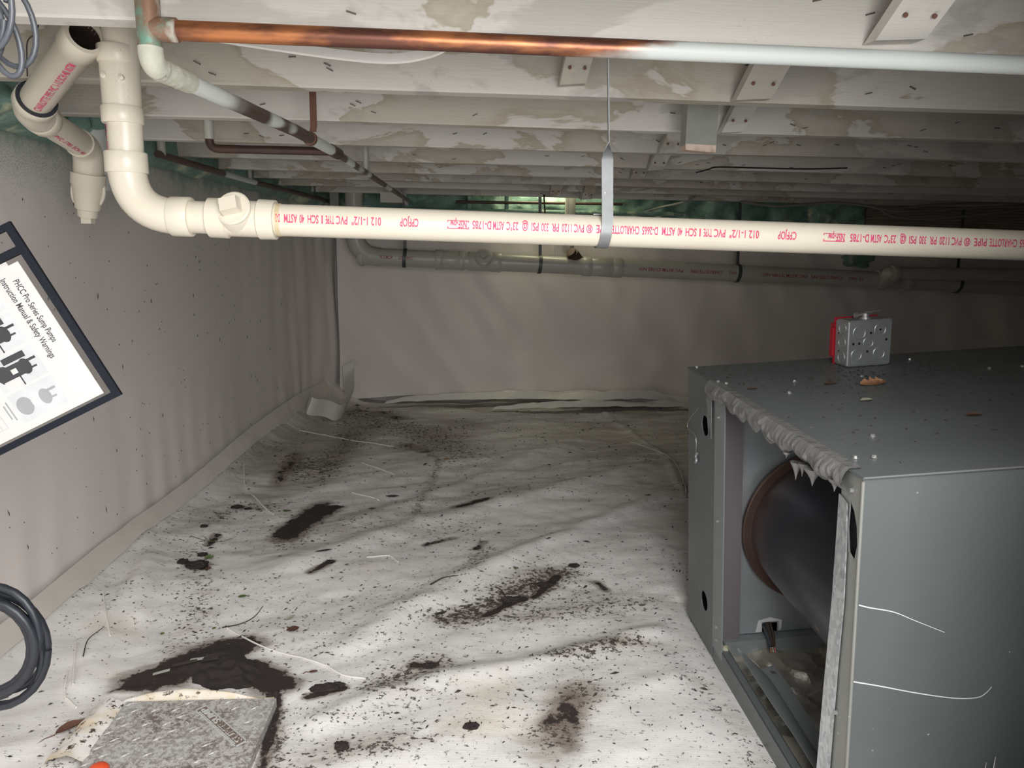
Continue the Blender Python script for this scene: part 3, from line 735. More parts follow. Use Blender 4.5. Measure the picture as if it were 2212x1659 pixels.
# --- open ended pipe at the left with offset and screwed plug ---
o0 = atY(184, 76, 1.120); o1 = atY(62, 238, 1.30); o2 = atY(192, 322, 1.56); o3 = atY(190, 440, 1.575)
vp = thing('waste_pipe', 'cream plastic pipe with open upper end, two bends and plugged bottom', 'pipe', o3)
d01 = (o1-o0).normalized(); d12 = (o2-o1).normalized(); d23 = (o3-o2).normalized()
mb = MB()   # hollow upper pipe
seg = 28
def ring(p, d, r):
    up = Vector((0, 0, 1)); u = (up-d*up.dot(d)).normalized(); w = d.cross(u)
    return [p+(u*math.cos(2*math.pi*k/seg)+w*math.sin(2*math.pi*k/seg))*r for k in range(seg)]
rings = [ring(o0+d01*.012, d01, .0205), ring(o0, d01, .0205), ring(o0, d01, .0265), ring(o0+d01*.003, d01, .0272), ring(o0+d01*.034, d01, .0272), ring(o0+d01*.038, d01, R1), ring(o1-d01*.03, d01, R1)]
vs = [v for r_ in rings for v in r_]
mb.add(vs, [(i*seg+k, i*seg+(k+1) % seg, (i+1)*seg+(k+1) % seg, (i+1)*seg+k) for i in range(len(rings)-1) for k in range(seg)])
mb.build('upper_pipe', M['pvc'], vp)
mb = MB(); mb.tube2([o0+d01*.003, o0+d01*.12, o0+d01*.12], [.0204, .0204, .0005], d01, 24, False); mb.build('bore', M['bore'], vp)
MB().tube([o1-d01*.045]+bend_path(o0, o1, o2, .032, 10)+[o1+d12*.06], [R1+.005]*2+[R1+.003]*9+[R1+.003, R1+.003], 28).build('bend', M['pvc'], vp)
collar(vp, o1-d01*.034, d01, R1, .020, 'hub', lip=.007)
MB().lathe(o1-d01*.047, o1, [(0, R1-.001), (0, R1+.0058), (.002, R1+.0058)], 28).build('seal_ring', M['rubber'], vp)
collar(vp, o1+d12*.05, d12, R1, .024, 'hub', lip=.0045)
MB().tube([o1+d12*.03, o2-d12*.02], R1, 28).build('middle_pipe', M['pvc'], vp)
MB().tube([o2-d12*.05]+bend_path(o1, o2, o3, .035, 10)+[o2+d23*.05], R1+.0032, 28).build('bend', M['pvc'], vp)
c2 = o2+d23*.048
mb = MB(); mb.lathe(c2, c2+d23, [(0, R1), (0, R1+.008), (.022, R1+.008), (.026, R1+.005), (.072, R1-.001), (.074, .019), (.083, .019), (.083, 0)], 28); mb.build('trap_adapter', M['pvc'], vp)
for sd in (-1, 1):
    MB().tube(bez(c2+d23*.02+Vector((sd*(R1+.004), 0, 0)), c2+d23*.03+Vector((sd*(R1+.009), 0, 0)), c2+d23*.05+Vector((sd*(R1+.009), 0, 0)), c2+d23*.062+Vector((sd*R1*.95, 0, 0)), 8), .0035, 8).build('handle_rib', M['pvc'], vp)
mb = MB(); mb.lathe(c2+d23*.083, c2+d23, [(0, .0185), (.005, .0185), (.005, 0)], 24); pl2 = mb.build('plug', M['pvc'], vp)
mb = MB(); cc = c2+d23*.088; mb.box((cc.x-.010, cc.y-.009, cc.z-.014), (cc.x+.010, cc.y+.009, cc.z+.002)); mb.build('square_head', M['pvc'], pl2, False)
# red print up the open pipe and along the offset
def plain_print(parent, s, p, q, r, height, side):
    axx = (q-p).normalized(); cdv = (CAM-(p+q)/2); cdv = (cdv-axx*cdv.dot(axx)).normalized(); sdv = cdv.cross(axx)
    vs, fs, w = text_mesh(s, True); k = (q-p).length/w; out = []
    for x, y in vs:
        ph = ((y-.35)*height/.7)/r+side; out.append(p+axx*(x*k)+(cdv*math.cos(ph)+sdv*math.sin(ph))*(r+.0008))
    MB().add(out, fs).build('print', M['redink'], parent, False)
plain_print(vp, 'CHARLOTTE PIPE PVC 1-1/2 SCH 40 ASTM', o1-d01*.055, o0+d01*.045, R1, .010, -.35)
plain_print(vp, 'PVC-1785 SCH 40', o1+d12*.075, o2-d12*.055, R1, .007, -.55)

# --- white pipe with green foam at the top, behind ---
g0 = atY(189, 165, 1.86); 
wp = thing('white_pipe', 'white vertical pipe with green foam crust at its top', 'pipe', (g0.x, 1.86, .98))
MB().tube([(g0.x, 1.86, 1.35), (g0.x, 1.86, .985)], .0302, 24).build('pipe', M['pvcw'], wp)
def crust(u, v):
    a = u*2*math.pi; z = 1.12+.2*v; r = .033+.008*max(0, nz(math.cos(a)*2, math.sin(a)*2, z*30, 1.2))+(.006 if v > .35 else .002)*(.5+nz(a, z, 1, 6)); 
    return (g0.x+r*math.cos(a), 1.86+r*math.sin(a), z-.02*nz(math.cos(a), math.sin(a), 1, 2))
MB().grid(30, 16, crust).build('foam_crust', M['foam'], wp)

# --- copper supply: riser, tee, long run, elbow and branch going back ---
Yc = .925; RC = .0112
k0 = atY(322, 62, Yc); k1 = atY(2330, 146, Yc)
k0.z = atY(372, 65, Yc).z; k1z = k1.z
cp = thing('copper_pipe', 'copper pipe, bare at the left and white painted to the right, under the first joist', 'pipe', k0)
cax = (k1-k0).normalized()
MB().tube([k0, k1], RC, 24).build('pipe_run', M['copper'], cp)
MB().tube([k0+Vector((0, 0, .26)), k0-Vector((0, 0, .03))], RC, 24).build('riser', M['verdi'], cp)
mb = MB(); mb.lathe(k0+Vector((0, 0, .034)), k0-Vector((0, 0, 1)), [(0, RC), (0, RC+.0025), (.062, RC+.0025), (.063, RC)], 24)
mb.lathe(k0, k1, [(.005, RC+.0025), (.032, RC+.0025), (.033, RC)], 24); mb.build('tee', M['verdi'], cp)
e0 = k0-Vector((0, 0, .024)); bz = e0.z-.016
b1 = atZ(355, 150, bz); bend_z = bz
b2 = atZ(640, 283, bz+.006); b3 = atZ(726, 330, bz+.006)
ebp = [k0-Vector((0, 0, .02))]+bend_path(k0, Vector((k0.x, k0.y, bz)), b2, .018, 8)
MB().tube(ebp, [RC+.003]*len(ebp), 20).build('elbow', M['foampaint'], cp)
MB().tube([Vector((k0.x, k0.y, bz)).lerp(b2, .03), b2, b3], RC, 20).build('branch', M['darkcopper'], cp)
def blob(u, v):
    p = Vector((k0.x, k0.y, bz)).lerp(b2, .02+.16*u); a = v*2*math.pi; r = RC+.0025+.003*nz(u*4, a, 0, 2)*(1-u)
    d = (b2-k0).normalized(); s1_ = d.cross(Vector((0, 0, 1))).normalized(); s2_ = d.cross(s1_)
    return p+(s1_*math.cos(a)+s2_*math.sin(a))*max(r, RC+.0005)
MB().grid(20, 20, blob).build('foam_crust', M['foampaint'], cp)
b4 = atZ(880, 432, bz+.004)
mb = MB(); dd = (b3-b2).normalized(); mb.lathe(b3-dd*.05, b3+dd, [(0, RC), (0, RC+.002), (.07, RC+.002), (.085, .009), (.09, .008)], 20); mb.build('reducer', M['oldcopper'], cp)
MB().tube([b3, b4], .0085, 16).build('small_branch', M['darkcopper'], cp)
# side arm to the riser at the left
s0 = Vector((atY(452, 300, b3.y-.03).x, b3.y-.03, b3.z-.002)); s1 = b3-dd*.02
MB().tube([s0+Vector((0, 0, .25))]+bend_path(s0+Vector((0, 0, .1)), s0, s1, .02, 6)+[s1], .0092, 16).build('side_arm', M['oldcopper'], cp)
MB().lathe(s0+Vector((0, 0, .02)), s0+Vector((0, 0, 1)), [(0, .011), (.08, .011)], 16).build('sleeve', M['pvc2'], cp)
# hangers of this line
def hanger(px, py, y, z0, z1, wid=.009, m='darkstrap', label='', r=.011):
    x = atY(px, py, y).x
    h = MB().ribbon([(x, y, z1), (x, y, z0+r), (x-.002, y, z0)], [(1, 0, 0)]*3, wid, .0014).build('pipe_hanger', M[m])
    tag(h, label, 'pipe hanger')
    pts = [(x, y+(r+.0012)*math.sin(a), z0-.001+(r+.0012)*math.cos(a)-.0) for a in [i*2*math.pi/14 for i in range(15)]]
    return h, x
h, x = hanger(678, 285, b2.y+.06, b2.z+.008, 1.24, .013, 'rust', 'rusty perforated hanger strap on the dark copper branch')
lp = Vector((x, b2.y+.06, b2.z))
lp = b2.lerp(b3, .3)
MB().lathe(lp-dd*.006, lp+dd, [(0, RC+.0005), (0, RC+.0025), (.012, RC+.0025), (.012, RC+.0005)], 18).build('loop', M['rust'], h)
def riser_pipe(name, label, px, py0, py1, y, r, m='pvc2'):
    a = atY(px, py0, y); b = atY(px, py1, y)
    o = MB().tube([(b.x, y, 1.35), (b.x, y, b.z)], r, 14).build(name, M[m]); return tag(o, label, 'pipe')
riser_pipe('riser_pipe', 'thin grey riser joining the dark branch near the far joists', 791, 340, 372, b3.lerp(b4, .3).y, .0085)
# gas line along the side wall
gp = [atX(q[0], q[1], wall_x(yy)+.085) for q, yy in (((340, 328), 2.1), ((440, 343), 2.45), ((560, 386), 3.0), ((660, 418), 3.5), ((725, 437), 3.75))]
for i, v in enumerate(gp): v.z = 1.108-.004*i
gas = thing('side_pipe', 'thin patchy pipe running back along the green side-wall foam', 'pipe', gp[0])
MB().tube(spline(gp, 4), .0105, 14).build('pipe_run', M['darkcopper'], gas)
for px, py, i in ((357, 300, .02), (548, 360, .45)):
    k = min(int(i*4), 3); p = gp[k].lerp(gp[k+1], i*4-k)
    MB().tube([p, p+Vector((0, 0, .24))], .0115 if i < .3 else .008, 14).build('riser', M['pvc2'], gas)
p = gp[0]
def nest(u, v):
    a = u*2*math.pi; b = (v-.5)*math.pi; r = .030+.012*nz(u*8, v*6, 1, 1)
    return (p.x-.01+r*1.2*math.cos(a)*math.cos(b), p.y-.03+r*math.sin(a)*math.cos(b), p.z+.075+r*.8*math.sin(b))
MB().grid(26, 16, nest).build('foam_blob', M['foampaint'], gas)
riser_pipe('pipe_hanger', 'dark hanger strap on the thin pipe by the side-wall foam', 680, 390, 415, 3.5, .004, 'darkstrap')

# --- drain along the far wall, its dimness painted into the colour ---
RB = .0445; Yb = 3.78
q0 = atY(775, 553, Yb); q1 = atY(1930, 606, Yb); q2 = atY(2330, 628, Yb)
bd = thing('far_drain_pipe', 'shade-darkened plastic drain pipe with cleanout tee hung along the far wall', 'pipe', q0)
bax = (q1-q0).normalized()
MB().tube([q0, q1], RB, 28).build('pipe_run', M['pvc2'], bd)
MB().tube([q1, q2], RB, 28).build('pipe_run', M['pvc2'], bd)
ec = atY(762, 545, Yb); ec.z = q0.z
rx_ = atY(764, 430, Yb).x; ec = Vector((rx_, Yb, q0.z))
MB().tube([(rx_, Yb, 1.345), (rx_, Yb, ec.z+.10)], RB, 28).build('riser', M['pvc2'], bd)
MB().tube(bend_path((rx_, Yb, 2), ec, q1, .13, 12), RB+.004, 28).build('elbow', M['pvc2'], bd)
def bpx(px): return q0+bax*((atY(px, 580, Yb).x-q0.x)/bax.x)
collar(bd, bpx(782), bax, RB, .02, 'hub', 'pvc2', .006)
for px, ln in ((948, .035),): collar(bd, bpx(px), bax, RB, ln, 'coupling', 'pvc2', .0075)
for (a, b, lp_) in ((940, 1000, .004), (990, 1003, .006), (1012, 1080, .0045), (1062, 1082, .006), (1258, 1276, .007), (1276, 1322, .005), (1322, 1342, .007)):
    A, B = bpx(a), bpx(b); collar(bd, (A+B)/2, bax, RB, (B-A).length, 'fitting', 'pvc2', lp_)
tc = bpx(1045); pn = Vector((-.05, -.90, .42)).normalized(); 
hc = tc+pn*(RB+.012)
MB().lathe(tc, hc, [(0, .044), (RB+.008, .044), (RB+.012, .041)], 28).build('cleanout_hub', M['pvc2'], bd)
pg = MB().lathe(hc, hc+pn, [(0, .042), (.006, .042), (.009, .036), (.009, 0)], 28).build('cleanout_plug', M['pvc2'], bd)
s1_ = Vector((1, 0, 0)); s1_ = (s1_-pn*s1_.dot(pn)).normalized(); s2_ = pn.cross(s1_)
q = [(s1_*a+s2_*b) for a, b in ((-.024, 0), (0, -.02), (.024, 0), (0, .02))]
MB().hexa([hc+pn*.008+v for v in q], [hc+pn*.03+v*.9 for v in q]).build('square_head', M['pvc2'], pg, False)
# side stub with dark cap and its white riser
sc = bpx(1250); sr = atY(1231, 470, Yb+.08)
MB().tube([(sr.x, Yb+.08, 1.34), (sr.x, Yb+.08, atY(1231, 545, Yb+.08).z)], .028, 20).build('vent_riser', M['pvc2'], bd)
cb = atY(1240, 556, Yb+.02)
mb = MB(); dv = Vector((-.55, -.5, .6)).normalized(); mb.lathe(sc+Vector((0, .02, .02)), sc+Vector((0, .02, .02))+dv, [(0, .034), (.07, .034), (.07, .026), (.085, .026), (.085, 0)], 20); mb.build('side_stub', M['oldcopper'], bd)
# wye at the right, with the upper pipe
wy = bpx(1905); collar(bd, wy, bax, RB, .055, 'hub', 'pvc2', .008); collar(bd, bpx(1960), bax, RB, .05, 'hub', 'pvc2', .008)
u0 = atY(1925, 590, Yb-.09); u1 = atY(2330, 596, Yb-.12)
MB().tube([bpx(1935)+Vector((0, -.02, 0))]+bend_path(bpx(1935), u0-Vector((.03, 0, 0)), u1, .05, 8)+[u1], [.034]*11, 24).build('upper_pipe', M['pvc2'], bd)
collar(bd, u0+Vector((.02, 0, 0)), (u1-u0), .034, .04, 'hub', 'pvc2', .006)
word_on_pipe([('CHARLOTTE PIPE', 1487, 1554), ('VAL2', 1569, 1585), ('CHARLOTTE PIPE', 1743, 1811), ('VAL2', 1824, 1841), ('15', 1847, 1854), ('CHARLOT', 862, 893), ('ASTM D 2665 NSF-dwv', 795, 850), ('PVC ASTM D1785 NSF', 1376, 1470), ('PVC ASTM D1785 NSF', 1640, 1735)], bd, q0, q1, RB, .016, 'darkink', vshift=-.02)
def band(px, label):
    c = bpx(px) if px < 1930 else q1+(q2-q1)*((atY(px, 600, Yb).x-q1.x)/(q2.x-q1.x))
    r = RB+.003; pts = [c+Vector((.004*math.cos(a), r*math.sin(a), r*math.cos(a))) for a in [i*2*math.pi/24 for i in range(25)]]
    b = MB().ribbon(pts, [bax]*25, .018, .0025); 
    b.ribbon([c+Vector((0, 0, r-.002)), c+Vector((.0, .005, .08)), c+Vector((-.01, .01, 1.24-c.z))], [Vector((1, 0, 0))]*3, .016, .002)
    o = b.build('pipe_hanger', M['darkstrap']); return tag(o, label, 'pipe hanger')
band(875, 'dark hanger strap near the elbow of the far drain pipe'); band(1166, 'dark hanger strap right of the far cleanout tee')
band(1593, 'dark band around the far pipe beside the maroon lettering'); band(2068, 'dark band around the far pipe at the right below the upper pipe')
# white sheet added as a glint of light behind the far tee
mb = MB(); pA = atY(1200, 528, 3.96); pB = atY(1222, 560, 3.96)
mb.grid(8, 8, lambda u, v: (pA.x+u*(pB.x-pA.x)*1.6, 3.955+.012*nz(u*3, v*3, 1, 1), pB.z-.04+v*.22)); o = mb.build('liner_glint', M['sheet']); tag(o, 'bright white patch added as a glint of light on far wall behind the riser', 'liner scrap')
# small pipes in front of the far foam
for (pa, pb, r, m, lab) in (((985, 436), (1345, 441), .0075, 'oldcopper', 'thin reddish pipe across the far foam, highest of two'), ((800, 452), (1480, 463), .012, 'foam', 'foam covered pipe across the far foam, lower of two')):
    a, b = atY(*pa, 3.9), atY(*pb, 3.9)
    MBx = MB().tube([a, b], r, 12).build('rim_pipe', M[m]); tag(MBx, lab, 'pipe')
for px in (1013, 1095): 
    a = atY(px, 430, 3.905); MBx = MB().tube([(a.x, 3.915, 1.33), (a.x, 3.915, atY(px, 458, 3.915).z)], .012, 12).build('rim_pipe', M['foam']); tag(MBx, 'short foam covered riser at the far rim, '+('left' if px < 1050 else 'right')+' of two', 'pipe')
# bracket and boards beside the far riser
for px, w_, lab in ((722, .022, 'narrow grey board left of the far riser'), (775, .022, 'narrow grey board right of the far riser')):
    a = atY(px, 430, 3.87); o = MB().box((a.x-w_, 3.865, atY(px, 468 if px < 750 else 435, 3.87).z), (a.x+w_, 3.905, 1.355)).build('batten', M['greywood'], None, False); tag(o, lab, 'board')
a = atY(845, 432, 3.62); o = MB().box((a.x-.05, 3.60, a.z-.012), (a.x+.055, 3.66, a.z+.035)).build('wood_block', M['paintwood'], None, False); tag(o, 'small pale block under the end of the dark branch pipe', 'block')
a = atY(873, 420, 3.66); o = MB().ribbon([(a.x-.006, 3.665, 1.14), (a.x, 3.67, a.z), (a.x+.01, 3.68, a.z-.05)], [(1, 0, 0)]*3, .018, .002).build('pipe_hanger', M['strapsteel']); tag(o, 'bent pale strap at the far end of the dark branch pipe', 'pipe hanger')

# --- cables ---
def cable(name, label, pts, r, m, cat='cable', flat=None):
    q = spline(pts, 8)
    if flat: o = MB().ribbon(q, [Vector((0, .35, 1))]*len(q), flat, r*2).build(name, M[m])
    else: o = MB().tube(q, r, 8).build(name, M[m])
    return tag(o, label, cat)
cable('flat_cable', 'white flat cable sagging below the first joist behind the copper pipe',
      [atY(392, 66, 1.01), atY(470, 80, 1.02), atY(600, 100, 1.03), atY(730, 118, 1.03), atY(840, 127, 1.03), atY(915, 118, 1.02), atY(962, 100, 1.01), atY(975, 82, 1.01)], .0022, 'whitecable', flat=.0125)
yy = 3.95
yk = JOISTS[-1]-.012
cable('grey_cable', 'sagging grey cable at the far right, lowest of three', [atY(1600, 436, yk), atY(1680, 445, yk), atY(1800, 438, yk), atY(1890, 448, yk-.02), atY(1915, 462, yk-.02), atY(1945, 470, yk-.02), atY(2000, 473, yk-.02), atY(2080, 467, yk-.02), atY(2212, 452, yk-.02), atY(2330, 444, yk-.02)], .0065, 'greycable')
cable('grey_cable', 'grey cable at the far right, topmost of three', [atY(1930, 452, yk-.012), atY(2010, 443, yk-.005), atY(2090, 440, yk), atY(2170, 437, yk), atY(2330, 428, yk)], .0065, 'greycable')
cable('grey_cable', 'grey cable at the far right, middle one of three', [atY(1880, 443, yk), atY(1935, 456, yk-.04), atY(2030, 453, yk-.03), atY(2100, 449, yk-.025), atY(2212, 445, yk-.02), atY(2330, 438, yk-.02)], .0065, 'greycable')
cable('grey_cable', 'thin grey cable slanting over the far foam right of the hanging strap', [atY(1380, 462, 3.93), atY(1430, 447, 3.9), atY(1475, 437, 3.76), atY(1500, 425, 3.70)], .006, 'greycable')
j6 = JOISTS[6]-.006
cable('black_wire', 'black wire stapled along a joist face at the right', [atY(1503, 373, JOISTS[7]-.006), atY(1530, 366, JOISTS[7]-.006), atY(1552, 361, JOISTS[7]-.006), atY(1640, 363, JOISTS[7]-.006), atY(1740, 365, JOISTS[7]-.006), atY(1830, 363, JOISTS[7]-.006)], .0022, 'blackwire')
cable('thin_wire', 'thin dark wire hanging beside the open waste pipe', [atY(85, 45, 1.29), atY(78, 70, 1.29), atY(60, 88, 1.295), atY(58, 120, 1.295), atY(59, 165, 1.295)], .0009, 'blackwire')
cable('thin_wire', 'thin rod hanging from the far joists above the front drain', [atY(1175, 420, 3.70), atY(1176, 440, 3.70), atY(1178, 468, 3.70)], .004, 'oldcopper')

# --- hanging stub of board between the joists at the right ---
a = atY(1486, 222, 1.50); b = atY(1547, 330, 1.50)
hb = thing('timber_stub', 'grey sawn-off board stub hanging below the joists at the right', 'board', (a.x, 1.5, b.z))
MB().box((a.x, 1.50, b.z+.014), (b.x-.001, 1.538, 1.357)).build('board', M['greywood'], hb, False)
MB().hexa([(a.x+.001, 1.499, b.z+.004), (b.x-.002, 1.499, b.z), (b.x-.002, 1.539, b.z+.002), (a.x+.001, 1.539, b.z+.006)], [(a.x, 1.4995, b.z+.016), (b.x-.001, 1.4995, b.z+.0145), (b.x-.001, 1.5385, b.z+.015), (a.x, 1.5385, b.z+.017)]).build('split_end', M['endgrain'], hb, False)
# ------------------------------------------------------------------ the furnace cabinet lying open at the right
FO = Vector((0.54344, 1.57094, 0.0)); FH_, FD = 0.6109, 0.7233; FL = 1.35
def _rot(rx, ry, rz): return Matrix.Rotation(rz, 3, 'Z') @ Matrix.Rotation(ry, 3, 'Y') @ Matrix.Rotation(rx, 3, 'X')
FM = _rot(math.radians(1.69), math.radians(-4.03), math.radians(-.19)); FMI = FM.transposed()
def fw(v): return FO+FM@Vector(v)                       # cabinet coordinates -> place
def floc(px, py, ax, v):
    d = FMI@ray(px, py); c = FMI@(CAM-FO); t = (v-c[ax])/d[ax]; return c+d*t
fur = thing('furnace_cabinet', 'grey steel furnace cabinet lying open at the right, dark drum inside', 'furnace', fw((FL/2, -FD/2, 0)))
h, d = FH_, FD
def fbox(name, lo, hi, m, parent=fur, lab=None, bev=0):
    o = MB().box(lo, hi, fw).build(name, M[m], parent, False)
    if bev:
        bm = bmesh.new(); bm.from_mesh(o.data); bmesh.ops.bevel(bm, geom=bm.edges[:], offset=bev, segments=2, affect='EDGES'); bm.to_mesh(o.data); bm.free(); o.data.shade_smooth(); o.data.set_sharp_from_angle(angle=math.radians(50))
    if lab: o['label'] = lab
    return o
def plate(name, outer, holes, th, to3, m, parent=fur):
    """flat plate with holes; outer/holes 2-d loops, to3(a,b,depth) -> point"""
    bm = bmesh.new(); edges = []
    for lp in [outer]+holes:
        vs = [bm.verts.new(to3(a, b, 0)) for a, b in lp]
        edges += [bm.edges.new((vs[i], vs[(i+1) % len(vs)])) for i in range(len(vs))]
    bmesh.ops.triangle_fill(bm, use_beauty=True, use_dissolve=False, edges=edges)
    fs = bm.faces[:]
    r = bmesh.ops.extrude_face_region(bm, geom=fs)
    off = Vector(to3(0, 0, th))-Vector(to3(0, 0, 0))
    bmesh.ops.translate(bm, verts=[v for v in r['geom'] if isinstance(v, bmesh.types.BMVert)], vec=off)
    bmesh.ops.recalc_face_normals(bm, faces=bm.faces)
    me = bpy.data.meshes.new(name); bm.to_mesh(me); bm.free()
    return link(name, me, parent, M[m])
fbox('top_panel', (-.003, -d-.003, h-.003), (FL, 0.003, h), 'steel', bev=.0012)
fbox('side_panel', (0.0, -d, 0.0), (FL, -d+.003, h-.003), 'steel', lab='near side panel of the cabinet', bev=.001)
fbox('side_panel', (0.0, -.003, 0.0), (FL, 0, h-.003), 'steel', lab='far side panel of the cabinet')
fbox('end_panel', (FL-.003, -d+.003, 0), (FL, -.003, h-.003), 'steel')
fbox('bottom_pan', (0, -d+.003, 0), (FL-.003, -.003, .003), 'steel_in')
face = lambda a, b, dp: fw((dp, a, b))
def oval(cx, cy, rx, ry, n=18): return [(cx+rx*math.cos(2*math.pi*i/n), cy+ry*math.sin(2*math.pi*i/n)) for i in range(n)]
plate('corner_panel', [(-.178, .0), (-.003, .0), (-.003, h-.003), (-.178, h-.003)], [oval(-.115, .507, .022, .022), oval(-.118, .103, .022, .022)], .002, face, 'steel')
fbox('corner_shade_sheet', (.05, -.172, .003), (.053, -.004, h-.004), 'hole')  # black sheet painting the shade seen through the panel holes
fbox('flange', (-.0015, -.236, .030), (.0005, -.178, h-.02), 'steel_in', lab='painted flange with screws', bev=.0006)
fbox('flange_return', (.0, -.185, .003), (.056, -.181, h-.004), 'mauve')
# partition with the notch the wires come through
nx0, nx1, nz0, nz1 = floc(1645, 1380, 1, -.170).x, floc(1677, 1380, 1, -.170).x, .045, floc(1660, 1344, 1, -.170).z
part3 = lambda a, b, dp: fw((a, -.172+dp, b))
plate('partition', [(.056, .048), (nx0, .048), (nx0, nz1), (nx1, nz1), (nx1, .048), (.62, .048), (.62, h-.005), (.056, h-.005)], [], .002, part3, 'zinc')
fbox('partition_shade_sheet', (.05, -.10, .004), (.7, -.097, h-.01), 'hole')  # black sheet painting the shade behind the wire notch
fbox('partition_flange', (.004, -.196, .004), (.6, -.168, .046), 'steel_in')
ov = MB()   # pale primer sprayed around the notch
cxn = (nx0+nx1)/2
MB().prism([fw(p_) for p_ in [(nx0-.016, -.1745, .05), (nx0-.002, -.1745, .05), (nx0-.002, -.1745, nz1+.004), (nx1+.002, -.1745, nz1+.004), (nx1+.002, -.1745, .05), (nx1+.008, -.1745, .055), (nx1+.009, -.1745, nz1+.006), (cxn, -.1745, nz1+.014), (nx0-.010, -.1745, nz1+.008)]], FM@Vector((0, .001, 0))).build('primer_patch', M['inkpale'], fur, False)
# drum
rim = floc(1607, 1150, 1, -.19); DR = .165; dc = (rim.x+DR, rim.z)
def dpt(y): return fw((dc[0], y, dc[1]))
ddir = FM@Vector((0, -1, 0))
mb = MB(); mb.lathe(dpt(-.175), dpt(-.6), [(0, DR-.02), (0, DR-.004), (.006, DR), (.012, DR-.003), (.013, DR-.012), (.02, DR-.014), (.16, DR-.012), (.32, DR-.012), (.465, DR-.012), (.465, 0)], 72)
mb.build('drum', M['drum'], fur)
mb = MB(); mb.lathe(dpt(-.188), dpt(-.6), [(0, DR-.012), (0, DR+.0035), (.005, DR+.0035), (.007, DR+.001), (.007, DR-.012)], 72); mb.build('drum_rim', M['oldcopper'], fur)
# near post: torn painted flange, galvanised strip behind it
tear = [floc(a, b, 0, 0) for a, b in ((1822, 1082), (1836, 1105), (1846, 1130), (1852, 1148), (1848, 1166), (1838, 1176), (1824, 1172), (1829, 1160), (1828, 1120))]
def yz(p_): return (max(min(p_.y, -.662), -.7215), p_.z)
plate('near_post', [(-d, 0.0), (-.684, 0.0), (-.682, .25), (-.685, .45), (-.672, h-.034), (-.668, h-.012), (-.668, h-.004), (-d, h-.004)], [[(-.712, .492), (-.717, .515), (-.714, .540), (-.706, .558), (-.695, .570), (-.693, .53), (-.698, .498)]], .0018, face, 'steel_light')
MB().prism([fw(floc(a, b, 0, -.004)) for a, b in ((1812, 1066), (1829, 1088), (1828, 1170), (1822, 1300), (1808, 1450), (1788, 1700), (1760, 1700), (1779, 1480), (1796, 1300), (1806, 1160))], FM@Vector((.0015, 0, 0))).build('galvanised_strip', M['galv'], fur, False)
fbox('post_shade_strip', (.008, -.70, .0), (.03, -.69, h-.02), 'hole')  # black strip painting the shade behind the torn post
# bottom rail and what lies on the cabinet floor
mb = MB(); mb.box((-.001, -.70, 0), (.001, -.186, .050), fw); mb.box((-.001, -.70, .048), (.016, -.186, .050), fw); mb.box((.014, -.70, .02), (.016, -.186, .050), fw)
mb.build('bottom_rail', M['steel'], fur, False)
mb = MB(); mb.grid(60, 60, lambda u, v: fw((.022+u*.52, -.70+v*.505, .014+.012*max(0, nz(u*5, v*5, 1, 1.6))+.012*abs(nz(u*9, v*14, 3, 1.4))+.005*abs(nz(u*30, v*30, 6, 1.2))))); mb.build('foil_sheet', M['foil'], fur, True, 180)
fo2 = MB().grid(60, 60, lambda u, v: fw((.125+.10*v+u*.30, -.70+v*.50, .026+.010*nz(u*6, v*7, 5, 1.3)+.008*abs(nz(u*14, v*14, 2, 1.5))+.004*abs(nz(u*32, v*32, 2, 1.5))))).build('foil_sheet', M['foil'], fur, True, 180)
# painted strip with a hole, lying flat
ps = [floc(a, b, 2, .036) for a, b in ((1640, 1446), (1672, 1437), (1711, 1490), (1734, 1528), (1775, 1590), (1830, 1680), (1800, 1700), (1740, 1600))]
hl = floc(1670, 1452, 2, .036)
plate('loose_strip', [(p_.x, p_.y) for p_ in ps], [oval(hl.x, hl.y, .006, .007, 14)], .0015, lambda a, b, dp: fw((a, b, .036-dp)), 'steel_in')
Le = [floc(a, b, 2, z_) for a, b, z_ in ((1593, 1403, .085), (1615, 1438, .082), (1663, 1513, .075), (1711, 1582, .068), (1765, 1668, .060))]
Re = [floc(a, b, 2, z_) for a, b, z_ in ((1595, 1402, .083), (1652, 1454, .058), (1682, 1494, .056), (1722, 1558, .052), (1795, 1672, .048))]
mb = MB()
Ls, Rs = spline([fw(p_) for p_ in Le], 5), spline([fw(p_) for p_ in Re], 5); n_ = len(Ls); up_ = FM@Vector((0, 0, .0016))
mb.add([v for a, b in zip(Ls, Rs) for v in (a, (a+b)/2+up_*2.5, b, b-up_, (a+b)/2+up_*1.5, a-up_)], [(k*6+q, k*6+(q+1) % 6, k*6+6+(q+1) % 6, k*6+6+q) for k in range(n_-1) for q in range(6)])
mb.build('loose_strip', M['steel_in'], fur)['label'] = 'bent grey metal strip fallen across the bottom'
